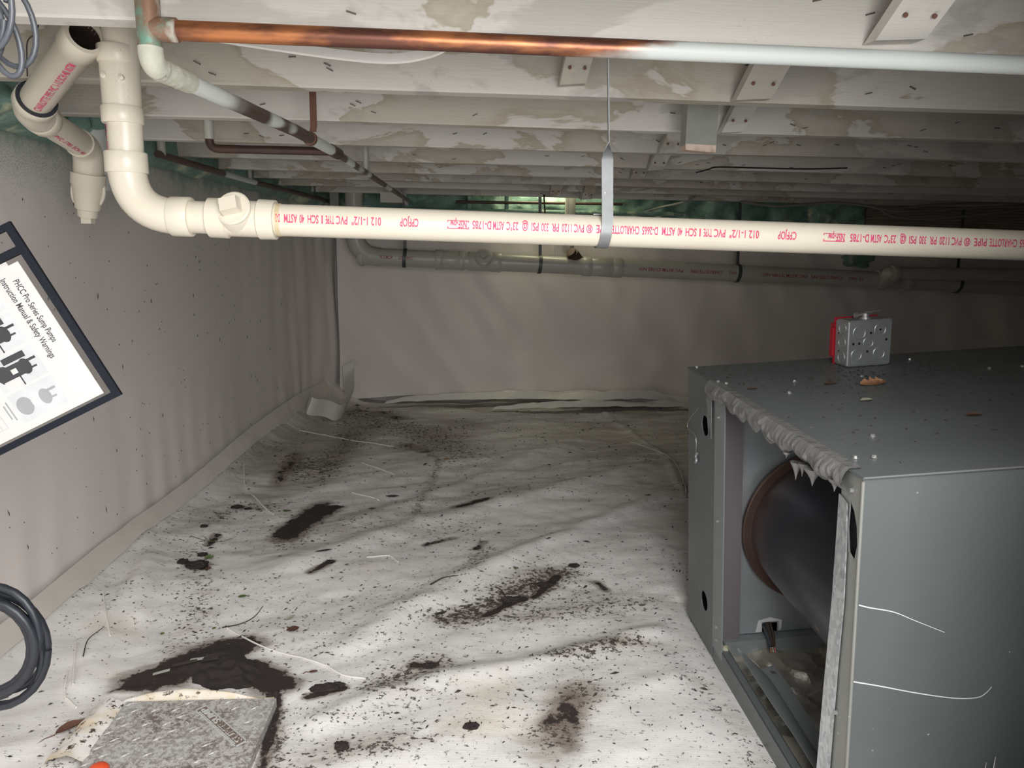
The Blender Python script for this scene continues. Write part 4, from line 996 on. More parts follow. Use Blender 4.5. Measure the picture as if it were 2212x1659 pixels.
# wires through the notch
w0 = fw((cxn, -.12, .075)); w1 = fw(floc(1662, 1380, 1, -.20)); w2 = fw(floc(1669, 1398, 1, -.235))
for k, (m, r) in enumerate((('rubber', .0045), ('chip', .005), ('oldcopper', .0022))):
    off = Vector(((k-1)*.006, 0, .004*k)); MB().tube(spline([w0+off, w1+off+Vector((0, 0, .01)), w2+off*.6], 6), r, 8).build('wire', M[m], fur)
for k, m in enumerate(('leafo', 'leafp', 'red')):
    MB().tube([w2+Vector((.004*(k-1), 0, 0)), w2+Vector((.005*(k-1), -.006, -.008))], .0014, 6).build('bare_wire_end', M[m], fur)
gb = fw(floc(1566, 1403, 0, .01))
def lump(u, v):
    a = u*2*math.pi; b = (v-.5)*math.pi; r = .009+.003*nz(u*7, v*5, 2, 1.5); return gb+Vector((r*math.cos(a)*math.cos(b), r*math.sin(a)*math.cos(b), r*math.sin(b)))
MB().grid(16, 10, lump).build('foam_dab', M['leafp'], fur)
# mastic smeared along the top edge, with drips
def mas(u, v):
    y = -.150-u*.545; wv = .030+.010*nz(u*9, 0, 1, 1.4)+.004*math.sin(u*60)
    n2 = .006*abs(nz(u*40, v*2, 3, 1))+.004*nz(u*14, v*3, 8, 1)
    if v < .35: return fw((.018*(1-v/.35)-.004-n2*.4, y, h+.0015+n2*.3*(v/.35)))
    s = (v-.35)/.65
    z = h-s*wv; bul = .008*math.sin(min(1, s*1.02)*math.pi)**.7
    return fw((-.004-bul-n2*math.sin(s*math.pi)-.001, y, z))
MB().grid(150, 16, mas).build('mastic', M['mastic'], fur)
for px, py, ln, w_ in ((1722, 1012, .028, .007), (1735, 1015, .020, .005), (1758, 1026, .026, .010), (1700, 990, .010, .004), (1785, 1035, .010, .006), (1805, 1048, .018, .007), (1672, 960, .008, .004), (1648, 935, .008, .004)):
    p_ = fw(floc(px, py-14, 0, -.006)); prof = [(0, w_*1.5), (.004, w_*1.25), (ln*.35, w_*.8), (ln*.6, w_*.4), (ln*.85, w_*.14), (ln, .0004)]
    MB().lathe(p_, p_+Vector((0, 0, -1)), prof, 10).build('drip', M['mastic'], fur)
mb = MB(); 
mb.ribbon([fw((-.004, -.160, h-.01)), fw((-.005, -.166, h-.06)), fw((-.006, -.170, h-.115))], [FM@Vector((0, 1, 0))]*3, [.012, .007, .002], .002); mb.build('mastic_tail', M['mastic'], fur)
def fuzz(u, v): return fw((-.0025-.001*nz(u*5, v*5, 1, 2), -.146+.03*(u-.5)*(1-.7*v)+.004*nz(u*3, v*6, 3, 1.5), .575-.085*v+.02*nz(u*6, 1, 1, 2)))
MB().grid(10, 10, fuzz).build('lint_patch', M['steel_in'], fur)
wl_ = [fw(floc(a, b, 0, -.004)) for a, b in ((1508, 883), (1490, 905), (1485, 922), (1500, 938), (1504, 955), (1503, 980))]
MB().tube(spline(wl_, 5), .0006, 5).build('thin_wire', M['screw'], fur)
tw = fw(floc(1504, 990, 0, -.006)); MB().tube(spline([tw+Vector((0, -.004, .012)), tw+Vector((.0, .004, .004)), tw+Vector((0, -.003, -.004)), tw+Vector((0, .003, -.010))], 5), .003, 8).build('wire_nut', M['boxsteel'], fur)
# hex screws
mb = MB(); mb.lathe((0, 0, 0), (0, 0, 1), [(0, .0062), (.0012, .0062), (.0012, .004)], 14); mb.lathe((0, 0, .001), (0, 0, 1), [(0, .0042), (.004, .0042), (.0045, .0036)], 6); scr = mb.mesh('screw', False); scr.materials.append(M['screw'])
for px, py in ((1505, 794), (1551, 826), (1569, 830), (1716, 825), (1705, 850), (1862, 815), (1892, 788), (1965, 778), (2137, 797), (1847, 990), (1888, 989), (1885, 943), (1850, 782), (2208, 793)):
    p_ = floc(px, py, 2, h); s = link('screw', scr, fur); s.location = fw((p_.x, p_.y, h+.0003))-0*Vector(); s.rotation_euler = (math.radians(1.7), math.radians(-4), px); s.scale = (.72, .72, .72)
for y_, z_ in ((-.205, .55), (-.205, .33), (-.205, .09), (-.205, .06), (-.70, .585), (-.69, .25)):
    s = link('screw', scr, fur); s.location = fw((-.0018 if y_ > -.5 else -.0005, y_, z_)); s.rotation_euler = (0, math.radians(-94), 0); s.scale = (.7, .7, .7)
# scratches on the near side
for pts_ in ([(1855, 1307), (1880, 1313), (1930, 1322), (1975, 1340), (2040, 1366)], [(1840, 1472), (1900, 1482), (1980, 1497), (2060, 1508), (2110, 1507), (2130, 1497), (2142, 1484)]):
    q = spline([fw(floc(a, b, 1, -d-.0006)) for a, b in pts_], 6); n = len(q)
    MB().ribbon(q, [FM@Vector((0, 0, 1))]*n, [.0016*(1-.7*i/n)+.0003 for i in range(n)], .0005).build('scratch', M['inkpale'], fur)
# bare bright corner edge
MB().tube([fw((0, -d, h-.006)), fw((0, -d, .0))], .0022, 8).build('corner_edge', M['steel_light'], fur)
MB().tube([fw((0, -d-.001, h-.001)), fw((FL, -d-.001, h-.001))], .0012, 6).build('top_hem', M['steel_light'], fur)

# ------------------------------------------------------------------ junction box standing on the cabinet
b0 = floc(1829, 794, 2, h+.0012); Bq = Matrix.Rotation(math.radians(3.0), 3, 'Z')
bO = fw((b0.x, b0.y, h+.0015)); BM_ = FM@Bq
def bw(v): return bO+BM_@Vector(v)
s_ = .0975; dp_ = .050
jb = thing('junction_box', 'square zinc junction box with red cover standing on the furnace', 'electrical box', bw((s_/2, dp_/2, 0)))
mb = MB(); mb.box((0, 0, 0), (s_, dp_, s_), bw); body = mb.build('box_body', M['boxsteel'], jb, False)
bm = bmesh.new(); bm.from_mesh(body.data); bmesh.ops.bevel(bm, geom=bm.edges[:], offset=.003, segments=3, affect='EDGES'); bm.to_mesh(body.data); bm.free(); body.data.shade_smooth(); body.data.set_sharp_from_angle(angle=math.radians(30))
def knock(cx, cz, r, side=False):
    c = bw((cx, -.0004, cz)) if not side else bw((-.0004, cx, cz)); n_ = BM_@(Vector((0, -1, 0)) if not side else Vector((-1, 0, 0)))
    MB().lathe(c-n_*.001, c+n_, [(0, r+.0016), (.0012, r+.0016), (.0018, r+.0008), (.0012, r), (.0004, r-.0006), (.0004, 0)], 28).build('knockout', M['boxsteel'], jb)
def hole_(cx, cz, r, side=False):
    c = bw((cx, 0, cz)) if not side else bw((0, cx, cz)); n_ = BM_@(Vector((0, -1, 0)) if not side else Vector((-1, 0, 0)))
    MB().lathe(c-n_*.001, c+n_, [(0, r), (.0014, r), (.0014, 0)], 14).build('screw_hole', M['hole'], jb)
for cx, cz, r in ((.024, .072, .0125), (.070, .076, .0115), (.045, .050, .0100), (.020, .025, .0105), (.070, .026, .0115)): knock(cx, cz, r)
MB().lathe(bw((.070, -.0012, .076)), bw((.070, -1, .076)), [(0, .0022), (.0008, .002)], 10).build('knockout_dimple', M['hole'], jb)
for cx, cz in ((.050, .070), (.012, .049), (.025, .049), (.085, .054), (.044, .031)): hole_(cx, cz, .0027)
for cz in (.080, .050, .018): knock(.022, cz, .0115, True)
for cx, cz in ((.036, .068), (.034, .030)): hole_(cx, cz, .0018, True)
MB().box((-.001, dp_+.0005, -.001), (s_-.002, dp_+.004, s_+.002), bw).build('cover', M['red'], jb, False)['label'] = 'red cover plate'
o = MB().box((.002, dp_+.004, .012), (s_-.012, dp_+.022, s_-.012), bw).build('cover_raise', M['red'], jb, False)
MB().box((-.0045, dp_+.001, .016), (-.0003, dp_+.012, s_-.020), bw).build('cover_lug', M['red'], jb, False)
cn = thing
MB().lathe(bw((.052, .026, s_-.001)), bw((.052, .026, 1)), [(0, .012), (.004, .012), (.004, .008), (.012, .008), (.013, .005), (.014, 0)], 16).build('cable_clamp', M['screw'], jb)
MB().lathe(bw((.028, .026, s_+.007)), bw((.052, .026, s_+.009)), [(0, .002), (0, .0055), (.006, .0055), (.006, .003), (.018, .003)], 12).build('clamp_screw', M['screw'], jb)
MB().ribbon([bw((.048, .020, s_+.014)), bw((.062, .020, s_+.015)), bw((.080, .022, s_+.0165)), bw((.086, .022, s_+.0155))], [BM_@Vector((0, 1, 0))]*4, [.008, .012, .010, .004], .002).build('clamp_jaw', M['screw'], jb)
# leaves and grit lying on the cabinet
def leaf_mesh(ln, wd_, curl, jag, seed, m, place):
    mb = MB(); n = 14; rr = random.Random(seed); vs = []
    for i in range(n+1):
        t = i/n; w_ = wd_*math.sin(math.pi*min(1, t*1.02))**.7*(1+jag*rr.uniform(-1, 1))/2
        for s in (-1, -.5, 0, .5, 1): vs.append(place((t-.5)*ln, s*w_, curl*(abs(s)**1.5*w_*1.2+.10*ln*(2*t-1)**2)+.0012))
    mb.add(vs, [(i*5+k, i*5+k+1, i*5+6+k, i*5+5+k) for i in range(n) for k in range(4)])
    return mb
def top_leaf(px, py, ln, wd_, rot, m, label, curl=.5, jag=.25, seed=1):
    c = floc(px, py, 2, h); cs, sn = math.cos(rot), math.sin(rot)
    o = leaf_mesh(ln, wd_, curl, jag, seed, m, lambda a, b, z: fw((c.x+a*cs-b*sn, c.y+a*sn+b*cs, h+z+.0006))).build('leaf', M[m])
    return tag(o, label, 'leaf', 'leaves on the furnace cabinet')
top_leaf(1887, 834, .055, .026, .05, 'leafo', 'curled tan leaf on the furnace in front of the junction box', .75, .3, 3)
top_leaf(1795, 830, .032, .014, .2, 'leaf', 'dark brown leaf on the furnace left of the tan leaf', .2, .4, 4)
top_leaf(1626, 841, .022, .012, .1, 'leaf', 'small dark leaf on the furnace near its far left corner', .15, .3, 5)
top_leaf(1872, 866, .026, .016, .3, 'leafp', 'pale crumpled leaf on the furnace below the tan leaf', .2, .4, 6)
top_leaf(2105, 900, .026, .012, -.1, 'leaf', 'brown leaf on the furnace at the far right', .7, .3, 7)
mb = MB(); rr = random.Random(9)
for cx, cy, sx2, sy2, n in ((1850, 806, 60, 14, 90), (2000, 800, 30, 10, 40), (1990, 785, 30, 5, 25), (1660, 815, 80, 16, 60), (1850, 835, 60, 12, 40), (2000, 870, 190, 70, 70), (1560, 815, 30, 8, 25)):
    for k in range(n):
        p_ = floc(rr.gauss(cx, sx2), rr.gauss(cy, sy2), 2, h)
        if not (.005 < p_.x < 1.3 and -.70 < p_.y < -.005): continue
        a = rr.uniform(0, 6.3); l = rr.uniform(.0012, .006); w_ = rr.uniform(.0006, .0022)
        dx, dy = math.cos(a)*l, math.sin(a)*l; ex, ey = -math.sin(a)*w_, math.cos(a)*w_
        mb.add([fw((p_.x-dx, p_.y-dy, h+.0004)), fw((p_.x+ex, p_.y+ey, h+.0004)), fw((p_.x+dx, p_.y+dy, h+.0004)), fw((p_.x-ex, p_.y-ey, h+.0004)), fw((p_.x, p_.y, h+.0004+w_))], [(0, 1, 4), (1, 2, 4), (2, 3, 4), (3, 0, 4)])
o = mb.build('grit', M['chip'], None, False); o['kind'] = 'stuff'; tag(o, 'dark grit and bark crumbs scattered on the furnace top', 'grit')
# ------------------------------------------------------------------ sump lid, soil, leaves and other things on the floor
LZ = .012
c_tr = atZ(597, 1508, LZ); c_tl = atZ(272, 1517, LZ); 
lx0, lx1, ly1, ly0 = c_tl.x, c_tr.x, c_tr.y, .80
lid = thing('sump_lid', 'grey plastic sump lid with raised tread and round hole, smeared with mud', 'sump lid', ((lx0+lx1)/2, (ly0+ly1)/2, 0))
hc_ = atZ(377, 1620, LZ); HR = .026
sk = .0
bm = bmesh.new()
def lloop(z, pts): 
    vs = [bm.verts.new((a, b, z)) for a, b in pts]; return [bm.edges.new((vs[i], vs[(i+1) % len(vs)])) for i in range(len(vs))]
ed = lloop(LZ, [(lx0, ly0), (lx1, ly0), (lx1, ly1), (lx0, ly1)])+lloop(LZ, [(hc_.x+HR*math.cos(i*math.pi/16), hc_.y+HR*math.sin(i*math.pi/16)) for i in range(32)])
bmesh.ops.triangle_fill(bm, use_beauty=True, edges=ed)
r_ = bmesh.ops.extrude_face_region(bm, geom=bm.faces[:]); bmesh.ops.translate(bm, verts=[v for v in r_['geom'] if isinstance(v, bmesh.types.BMVert)], vec=(0, 0, -.022))
bmesh.ops.recalc_face_normals(bm, faces=bm.faces); me = bpy.data.meshes.new('plate'); bm.to_mesh(me); bm.free(); link('plate', me, lid, M['lid'])
MB().lathe((hc_.x, hc_.y, -.016), (hc_.x, hc_.y, 1), [(0, HR), (.002, HR)], 24).build('hole_bottom', M['hole'], lid)
MB().lathe((hc_.x, hc_.y, LZ-.02), (hc_.x, hc_.y, 1), [(0, HR-.0015), (0, HR+.0015), (.021, HR+.003), (.0215, HR+.001), (.021, HR-.0015)], 32).build('hole_rim', M['lid'], lid)
# raised tread lozenges
mb = MB(); mb.add([(-.011, 0, 0), (0, -.0025, 0), (.011, 0, 0), (0, .0025, 0), (-.003, 0, .0022), (.003, 0, .0022)], [(0, 1, 4), (1, 5, 4), (1, 2, 5), (2, 3, 5), (3, 4, 5), (3, 0, 4)]); lz_me = mb.mesh('tread_bar', False); lz_me.materials.append(M['lid'])
# lettering panel
tA = atZ(418, 1533, LZ); tB = atZ(505, 1612, LZ); tC = atZ(536, 1604, LZ); tD = atZ(449, 1526, LZ)
rdv = (tA-tB).normalized(); 
lab_c = (tA+tB+tC+tD)/4; plen = (tA-tB).length; phgt = .030
upv = Vector((0, 0, 1)).cross(rdv).normalized()
if (tA-tD).dot(upv) < 0: upv = -upv
phgt = abs((tA-tD).dot(upv)); org = tB+rdv*0
org = lab_c-rdv*plen/2-upv*phgt/2
i_, j_ = 0, 0
y_ = ly0+.012
row = 0
while y_ < ly1-.008:
    x_ = lx0+.012+(row % 2)*.018
    while x_ < lx1-.008:
        pq = Vector((x_, y_, LZ)); e_ = pq-lab_c
        inlab = abs(e_.dot(rdv)) < plen/2+.012 and abs(e_.dot(upv)) < phgt/2+.010
        if not inlab and (Vector((x_-hc_.x, y_-hc_.y))).length > HR+.012:
            o = link('tread_bar', lz_me, lid); o.location = (x_, y_, LZ-.0002); o.rotation_euler = (0, 0, .6 if (row+int(x_*100)) % 2 else -.75)
        x_ += .036
    y_ += .020; row += 1
mb = MB(); e = .0022
for (a0_, a1_, b0_, b1_) in ((0, plen, 0, e), (0, plen, phgt-e, phgt), (0, e, 0, phgt), (plen-e, plen, 0, phgt)):
    mb.prism([org+rdv*a0_+upv*b0_, org+rdv*a1_+upv*b0_, org+rdv*a1_+upv*b1_, org+rdv*a0_+upv*b1_], (0, 0, .0016))
mb.build('label_frame', M['lidmark'], lid, False)
MB().prism([org+rdv*e+upv*e, org+rdv*(plen-e)+upv*e, org+rdv*(plen-e)+upv*(phgt-e), org+rdv*e+upv*(phgt-e)], (0, 0, .0004)).build('label_field', M['lidmud'], lid, False)
for s, a_, w_ in (('SUPER', .06, .50), ('SUMP', .565, .39), ('SUPER ', .07, .48)):
    vs, fs = flat_text(s, org+rdv*plen*a_+upv*phgt*.16+Vector((0, 0, .0012)), rdv, upv, width=plen*w_, height=phgt*(.52 if s[-1] != ' ' else .46), bold=s[-1] != ' ')
    if s[-1] == ' ': vs = [v+upv*phgt*.03+Vector((0, 0, .0014)) for v in vs]
    m_ = MB().add(vs, fs); o = m_.build('raised_letters', M['lidmark' if s[-1] != ' ' else 'lidmud'], lid, False)
    sol = o.modifiers.new('thick', 'SOLIDIFY'); sol.thickness = .0016; sol.offset = 0
for k in range(26):
    a_ = .06+.88*k/26; MB().prism([org+rdv*plen*a_+upv*phgt*.76, org+rdv*plen*(a_+.02)+upv*phgt*.76, org+rdv*plen*(a_+.02)+upv*phgt*(.86+.04*(k % 3)), org+rdv*plen*a_+upv*phgt*(.86+.04*(k % 3))], (0, 0, .0014)).build('small_raised_mark', M['lidmark'], lid, False)
# curled flap of the floor sheet above the lid, yellowed strip at its left
def flap(u, v):
    px = 268+u*325; p_ = atZ(px, 1512-10*math.sin(u*math.pi), .0)
    return (p_.x, ly1+.004+v*(.010+.018*math.sin(min(1, u*1.25)*math.pi)**.8), .005+.018*math.sin(v*math.pi)*math.sin(min(1, u*1.1)*math.pi)**.6+.003*nz(u*8, v, 1, 1))
MB().grid(50, 10, flap).build('liner_flap', M['stained'], floor)['label'] = 'curled pale edge of the liner behind the sump lid'
def yflap(u, v):
    p_ = atZ(250-115*u+16*v, 1530+130*u, 0); w_ = .035+.02*u
    return (p_.x-.03+w_*v, p_.y, .010+.012*math.sin(v*math.pi)+.004*nz(u*5, v*3, 4, 1.5))
MB().grid(20, 8, yflap).build('liner_strip', M['stained'], floor)
# loose heap of soil behind the lid
cen = atZ(455, 1440, 0)
def soilf(u, v):
    a = u*2*math.pi; 
    rx_, ry_ = .145*(.75+.25*nz(math.cos(a), math.sin(a), 1, 1.5)+.12*nz(math.cos(a)*3, math.sin(a)*3, 5, 1.5)), .105*(.8+.3*nz(math.cos(a)*2, math.sin(a)*2, 9, 1.3))
    x = cen.x+rx_*v*math.cos(a)+.02; y = cen.y+ry_*v*math.sin(a)-.35*(rx_*v*math.cos(a))
    y = max(y, ly1+.03)
    z = floor_z(x, y)-.004+.016*(1-v**2)+.006*nz(x, y, 2, 60)*(1-v**3)+.004*nz(x, y, 8, 25)
    return (x, y, z)
o = MB().grid(90, 26, soilf).build('soil_heap', M['soil']); o['kind'] = 'stuff'; tag(o, 'heap of wet black soil on the liner behind the sump lid', 'soil')
rr = random.Random(21)
for k, (px, py, ln, w_, a) in enumerate(((400, 1450, .045, .004, .35), (440, 1440, .05, .004, .25), (455, 1442, .03, .012, .3), (350, 1470, .03, .003, .5), (460, 1432, .025, .003, .2))):
    c = fl(px, py); c.z += .016; dx, dy = math.cos(a)*ln/2, math.sin(a)*ln/2
    o = MB().hexa([c+Vector((-dx-.3*w_, -dy, 0)), c+Vector((dx, dy, 0)), c+Vector((dx-.2*w_, dy+w_, .002)), c+Vector((-dx, -dy+w_, .002))], [c+Vector((-dx, -dy, .004)), c+Vector((dx, dy, .003)), c+Vector((dx, dy+w_, .004)), c+Vector((-dx, -dy+w_, .004))]).build('bark_splinter', M['greywood' if k in (1, 3) else 'chip'])
    tag(o, ['long dark splinter on the soil heap, left', 'pale thin splinter on the soil heap', 'broad dark splinter on the soil heap', 'short pale splinter at the heap foot', 'thin dark splinter at top of the soil heap'][k], 'splinter', 'splinters on the soil heap')
# leaves on the floor
def floor_leaf(px, py, ln, wd_, rot, m, label, curl=.25, jag=.2, seed=1, stem=0):
    c = fl(px, py); cs, sn = math.cos(rot), math.sin(rot)
    def pl(a, b, z):
        x, y = c.x+a*cs-b*sn, c.y+a*sn+b*cs; return (x, y, c.z+z+.003)
    t_ = leaf_mesh(ln, wd_, curl, jag, seed, m, pl)
    if stem:
        root = thing('leaf', label, 'leaf', (c.x, c.y, c.z), 'leaves on the floor')
        t_.build('blade', M[m], root); MB().tube([pl(-ln/2, 0, .002), pl(-ln/2-stem*.5, .004, .001), pl(-ln/2-stem, 0, 0)], .0009, 6).build('stem', M[m], root); return root
    return tag(t_.build('leaf', M[m]), label, 'leaf', 'leaves on the floor')
floor_leaf(153, 1577, .050, .024, .85, 'leaf', 'dark red-brown leaf with stem on the liner left of the sump lid', .45, .05, 31, .03)
floor_leaf(633, 1362, .030, .022, .5, 'leaf', 'round dark leaf on the liner right of the soil patch trail', .1, .15, 32)
floor_leaf(627, 1338, .028, .010, 1.0, 'leafp', 'pale pointed leaf just above the round dark leaf', .2, .05, 33)
floor_leaf(524, 1291, .022, .014, .2, 'leafg', 'olive leaf scrap above the soil heap', .1, .1, 34)
floor_leaf(452, 1208, .026, .020, .3, 'leafg', 'green toothed leaf beside the dark clump near the wall', .3, .55, 35)
floor_leaf(351, 1372, .010, .009, .3, 'leafg', 'tiny green leaf left of the soil heap', .1, .3, 36)
floor_leaf(463, 1360, .010, .008, .9, 'leafg', 'tiny green leaf above the soil heap', .1, .3, 37)
floor_leaf(450, 1232, .022, .016, 1.2, 'leaf', 'dark brown leaf beside the dark clump near the wall', .3, .3, 38)
floor_leaf(677, 1455, .020, .009, .2, 'leaf', 'small brown leaf by the loose white thread', .3, .15, 39, .01)
floor_leaf(848, 1074, .050, .020, .0, 'chip', 'black pointed leaf in the middle of the floor', .05, .1, 40)
floor_leaf(967, 994, .030, .020, .4, 'leafo', 'rusty brown leaf in the dim far part of the floor', .3, .2, 41)
floor_leaf(620, 1106, .030, .018, .1, 'leafg', 'dull green leaf at the edge of the far mud patch', .1, .3, 42)
floor_leaf(1115, 1230, .016, .010, .3, 'leafg', 'small dark green leaf above the mud streak', .1, .2, 43)
floor_leaf(952, 1328, .032, .012, .45, 'chip', 'dark bark piece left of the mud streak', .1, .1, 44)
floor_leaf(700, 1192, .05, .012, .35, 'chip', 'long dark bark piece under the far mud patch', .1, .1, 45)
floor_leaf(275, 1643, .014, .010, .1, 'chip', 'small black chip on the sump lid', .05, .1, 46)
o = bpy.data.objects['leaf'] if False else None
# lumps of soil
def clod(px, py, s, label, seed, flat=.5, st=1.0):
    c = fl(px, py)
    def fn(u, v):
        a = u*2*math.pi; b = (v-.5)*math.pi; r = s*(1+.45*nz(math.cos(a)*1.7*math.cos(b), math.sin(a)*1.7*math.cos(b), math.sin(b)*2+seed, 1.5)+.25*nz(math.cos(a)*5, math.sin(a)*5*math.cos(b), seed*2, 1.2))
        return (c.x+st*r*math.cos(a)*math.cos(b)+.35*r*math.sin(a)*math.cos(b)*(st-1), c.y+r*math.sin(a)*math.cos(b), c.z+flat*r*(math.sin(b)+.6))
    o = MB().grid(22, 12, fn).build('soil_clod', M['soil']); return tag(o, label, 'soil clod', 'soil clods on the liner')
for k, (px, py, s, lab, st) in enumerate(((425, 1224, .022, 'largest black clod of the clump near the side wall', 1.2), (395, 1216, .014, 'smaller black clod left in the clump near the side wall', 1.0), (438, 1200, .011, 'small clod above the clump near the side wall', 1.2),
    (700, 1490, .013, 'elongated black clod right of the sump lid corner, lower piece', 2.4), (725, 1483, .010, 'elongated black clod right of the sump lid corner, upper piece', 1.8), (1178, 1265, .013, 'black clod at the top of the long mud streak', 1.9), (1110, 1298, .013, 'black clod in the middle of the long mud streak', 2.2), (928, 1440, .010, 'clod on the ridge in the lower middle of the floor', 1.5), (590, 1505, .012, 'clod at the corner of the sump lid', 1.0),
    (512, 1097, .012, 'clod near the side wall tape, farther up', 1.6), (441, 1138, .009, 'clod by the twig near the side wall', 1.3), (535, 1100, .008, 'small clod right of the one near the wall tape', 1.4), (1240, 1223, .010, 'clod right above the mud streak', 1.5), (1018, 1571, .010, 'clod in the lower middle near the photo bottom', 1.4), (738, 1615, .012, 'clod in a brown stain near the photo bottom', 1.0), (1780, 1344, .006, 'none', 1.0))):
    if lab != 'none': clod(px, py, s, lab, k*3.3+1, .4, st)
# twigs
for k, (pts_, r, lab) in enumerate(((((480, 1358), (520, 1350), (550, 1335), (568, 1312)), .0016, 'thin forked twig above the soil heap'), (((180, 1420), (190, 1385), (215, 1365), (225, 1355)), .0012, 'crooked dark root on the liner near the wall foot'), (((412, 1160), (440, 1168), (475, 1172), (505, 1164)), .0012, 'thin green grass blade near the side wall'), (((1070, 1270), (1083, 1277), (1096, 1296)), .0018, 'forked twig at the mud streak'), (((930, 1265), (958, 1250), (990, 1245)), .002, 'dark stick left above the mud streak'), (((468, 1390), (475, 1385), (500, 1382)), .001, 'tiny twig on top of the heap'))):
    q = spline([fl(a, b, .003) for a, b in pts_], 5); o = MB().tube(q, [r*(1-.6*i/len(q)) for i in range(len(q))], 6).build('twig', M['leafg' if 'grass' in lab else 'chip']); tag(o, lab, 'twig', 'twigs on the floor')
# crumbs: far too many to count
rr = random.Random(4); V = []; Fc = []; nprob = Dm.max()
while len(Fc) < 11000*4:
    y = .95+2.95*rr.random()**1.5; x = rr.uniform(-.9, .5 if y < 1.7 else 1.4)
    i = min(int(np.searchsorted(gx, x)), nxx-1); j = min(int(np.searchsorted(gy, y)), nyy-1)
    dd_ = float(Dm[j, i]); 
    if rr.random() > dd_**2*1.6+.02: continue
    s = .0004+.0015*rr.random()**4*(1+.3*y)
    if rr.random() < .02: s *= 2.2
    a = rr.uniform(-.6, 1.4); el_ = rr.uniform(1, 3.2); dx, dy = math.cos(a)*s*el_, math.sin(a)*s*el_; ex, ey = -math.sin(a)*s*.7, math.cos(a)*s*.7
    z = float(Z[j, i])+.0012; n0 = len(V)
    V += [(x-dx, y-dy, z), (x+ex, y+ey, z), (x+dx, y+dy, z), (x-ex, y-ey, z), (x, y, z+s)]; Fc += [(n0, n0+1, n0+4), (n0+1, n0+2, n0+4), (n0+2, n0+3, n0+4), (n0+3, n0, n0+4)]
me = bpy.data.meshes.new('soil_crumbs'); me.from_pydata(V, [], Fc); o = link('soil_crumbs', me, floor, M['chip']); o['kind'] = 'stuff'

# ribbon of liner curled up in the far corner
a_, b_, c_2, d_ = fl(672, 876), fl(735, 905), fl(752, 890), fl(742, 868)
pts_ = [Vector((a_.x-.02, a_.y+.05, .13)), Vector((a_.x, a_.y-.01, .11)), (a_+b_)/2+Vector((0, 0, .07)), b_+Vector((.0, 0, .035)), c_2+Vector((.005, .03, .06)), d_+Vector((.02, .07, .15)), d_+Vector((.02, .09, .22))]
q = spline(pts_, 6); n_ = len(q)
o = MB().ribbon(q, [Vector((.35, .1, 1)).lerp(Vector((.8, -.3, .25)), max(0, (i/n_-.55)*2)) for i in range(n_)], .085, .001).build('liner_ribbon', M['sheet']); tag(o, 'curled strip of white liner in the far left corner', 'liner scrap')

# orange cap at the bottom edge, dimpled mat at the bottom right
oc = atZ(213, 1668, .014)
mb = MB(); mb.lathe(oc, oc+Vector((0, 0, 1)), [(0, .016), (.006, .016), (.010, .013), (.012, .006), (.012, 0)], 20); o = mb.build('orange_cap', M['orange']); tag(o, 'orange plastic cap on the sump lid at the photo bottom', 'cap')
mp = fw(floc(2190, 1650, 1, -d-.03)); mt = thing('drain_mat', 'blue-grey dimpled drainage mat beside the cabinet at lower right', 'mat', (mp.x+.1, mp.y, .0))
m0 = Vector((mp.x-.018, mp.y-.02, 0))
def mf(u, v): return Vector((m0.x+u*.22, m0.y-.035*math.sin(v*1.5)-.02*u, (mp.z-.004+.045*u-.05*(u-.35)**2)*v))
MB().grid(14, 14, mf).build('sheet', M['mat'], mt)
for i in range(5):
    for j in range(6):
        p_ = mf(.06+i*.19, .97-j*.075); n_ = Vector((-.1, -.9, .45)).normalized()
        MB().lathe(p_-n_*.004, p_+n_, [(0, .0125), (.006, .0105), (.011, .0085), (.0125, .006), (.0125, 0)], 14).build('dimple', M['mat'], mt)
for px, py in ((2150, 1640), (2130, 1652)):
    p_ = fw(floc(px, py, 1, -d-.014)); MB().lathe(p_-Vector((0, 0, .02)), p_, [(0, .0012), (.012, .001), (.024, .0003)], 6).build('nail', M['screw'], mt)

# ------------------------------------------------------------------ pouch with the manual, hanging at the left
Yp = 1.0
cTR = atY(22, 478, Yp+.01); cBR = atY(264, 852, Yp+.02); 
e1 = (cBR-cTR).normalized(); plen_ = (cBR-cTR).length
e2 = (atY(0, 1002, Yp+.005)-cBR); e2 = (e2-e1*e2.dot(e1)).normalized(); nrm = e1.cross(e2)
if nrm.y > 0: nrm = -nrm
pw_ = .235
ph_ = thing('document_pouch', 'clear pouch with dark binding holding a pump manual, hanging tilted at the left', 'document pouch', cTR)
def pp(a, b, c=0): return cTR+e1*a+e2*b+nrm*c
def pbar(a0_, a1_, b0_, b1_, c0=-.003, c1=.003, name='binding', m='binding', parent=None):
    return MB().hexa([pp(a0_, b0_, c0), pp(a1_, b0_, c0), pp(a1_, b1_, c0), pp(a0_, b1_, c0)], [pp(a0_, b0_, c1), pp(a1_, b0_, c1), pp(a1_, b1_, c1), pp(a0_, b1_, c1)]).build(name, M[m], parent or ph_, False)
bwid = .0105
pbar(0, plen_, 0, bwid); pbar(plen_-bwid*.9, plen_, bwid, pw_); pbar(0, bwid*.8, bwid, pw_); pbar(.031, .0415, bwid, pw_); pbar(0, plen_, pw_, pw_+bwid)
pbar(.002, plen_-.002, .003, pw_, .0018, .0024, 'clear_front', 'vinyl'); 
pa = MB()
paper = pbar(.048, plen_-.013, .020, pw_-.004, -.0006, .0004, 'manual', 'paper'); paper['label'] = 'printed pump manual cover'
paper2 = pbar(.042, plen_-.05, .034, pw_-.008, -.0014, -.0008, 'back_sheet', 'paper')
def ppt(a, b): return pp(.048+a, .020+b, .0006)
pl_ = plen_-.061
mb = MB()
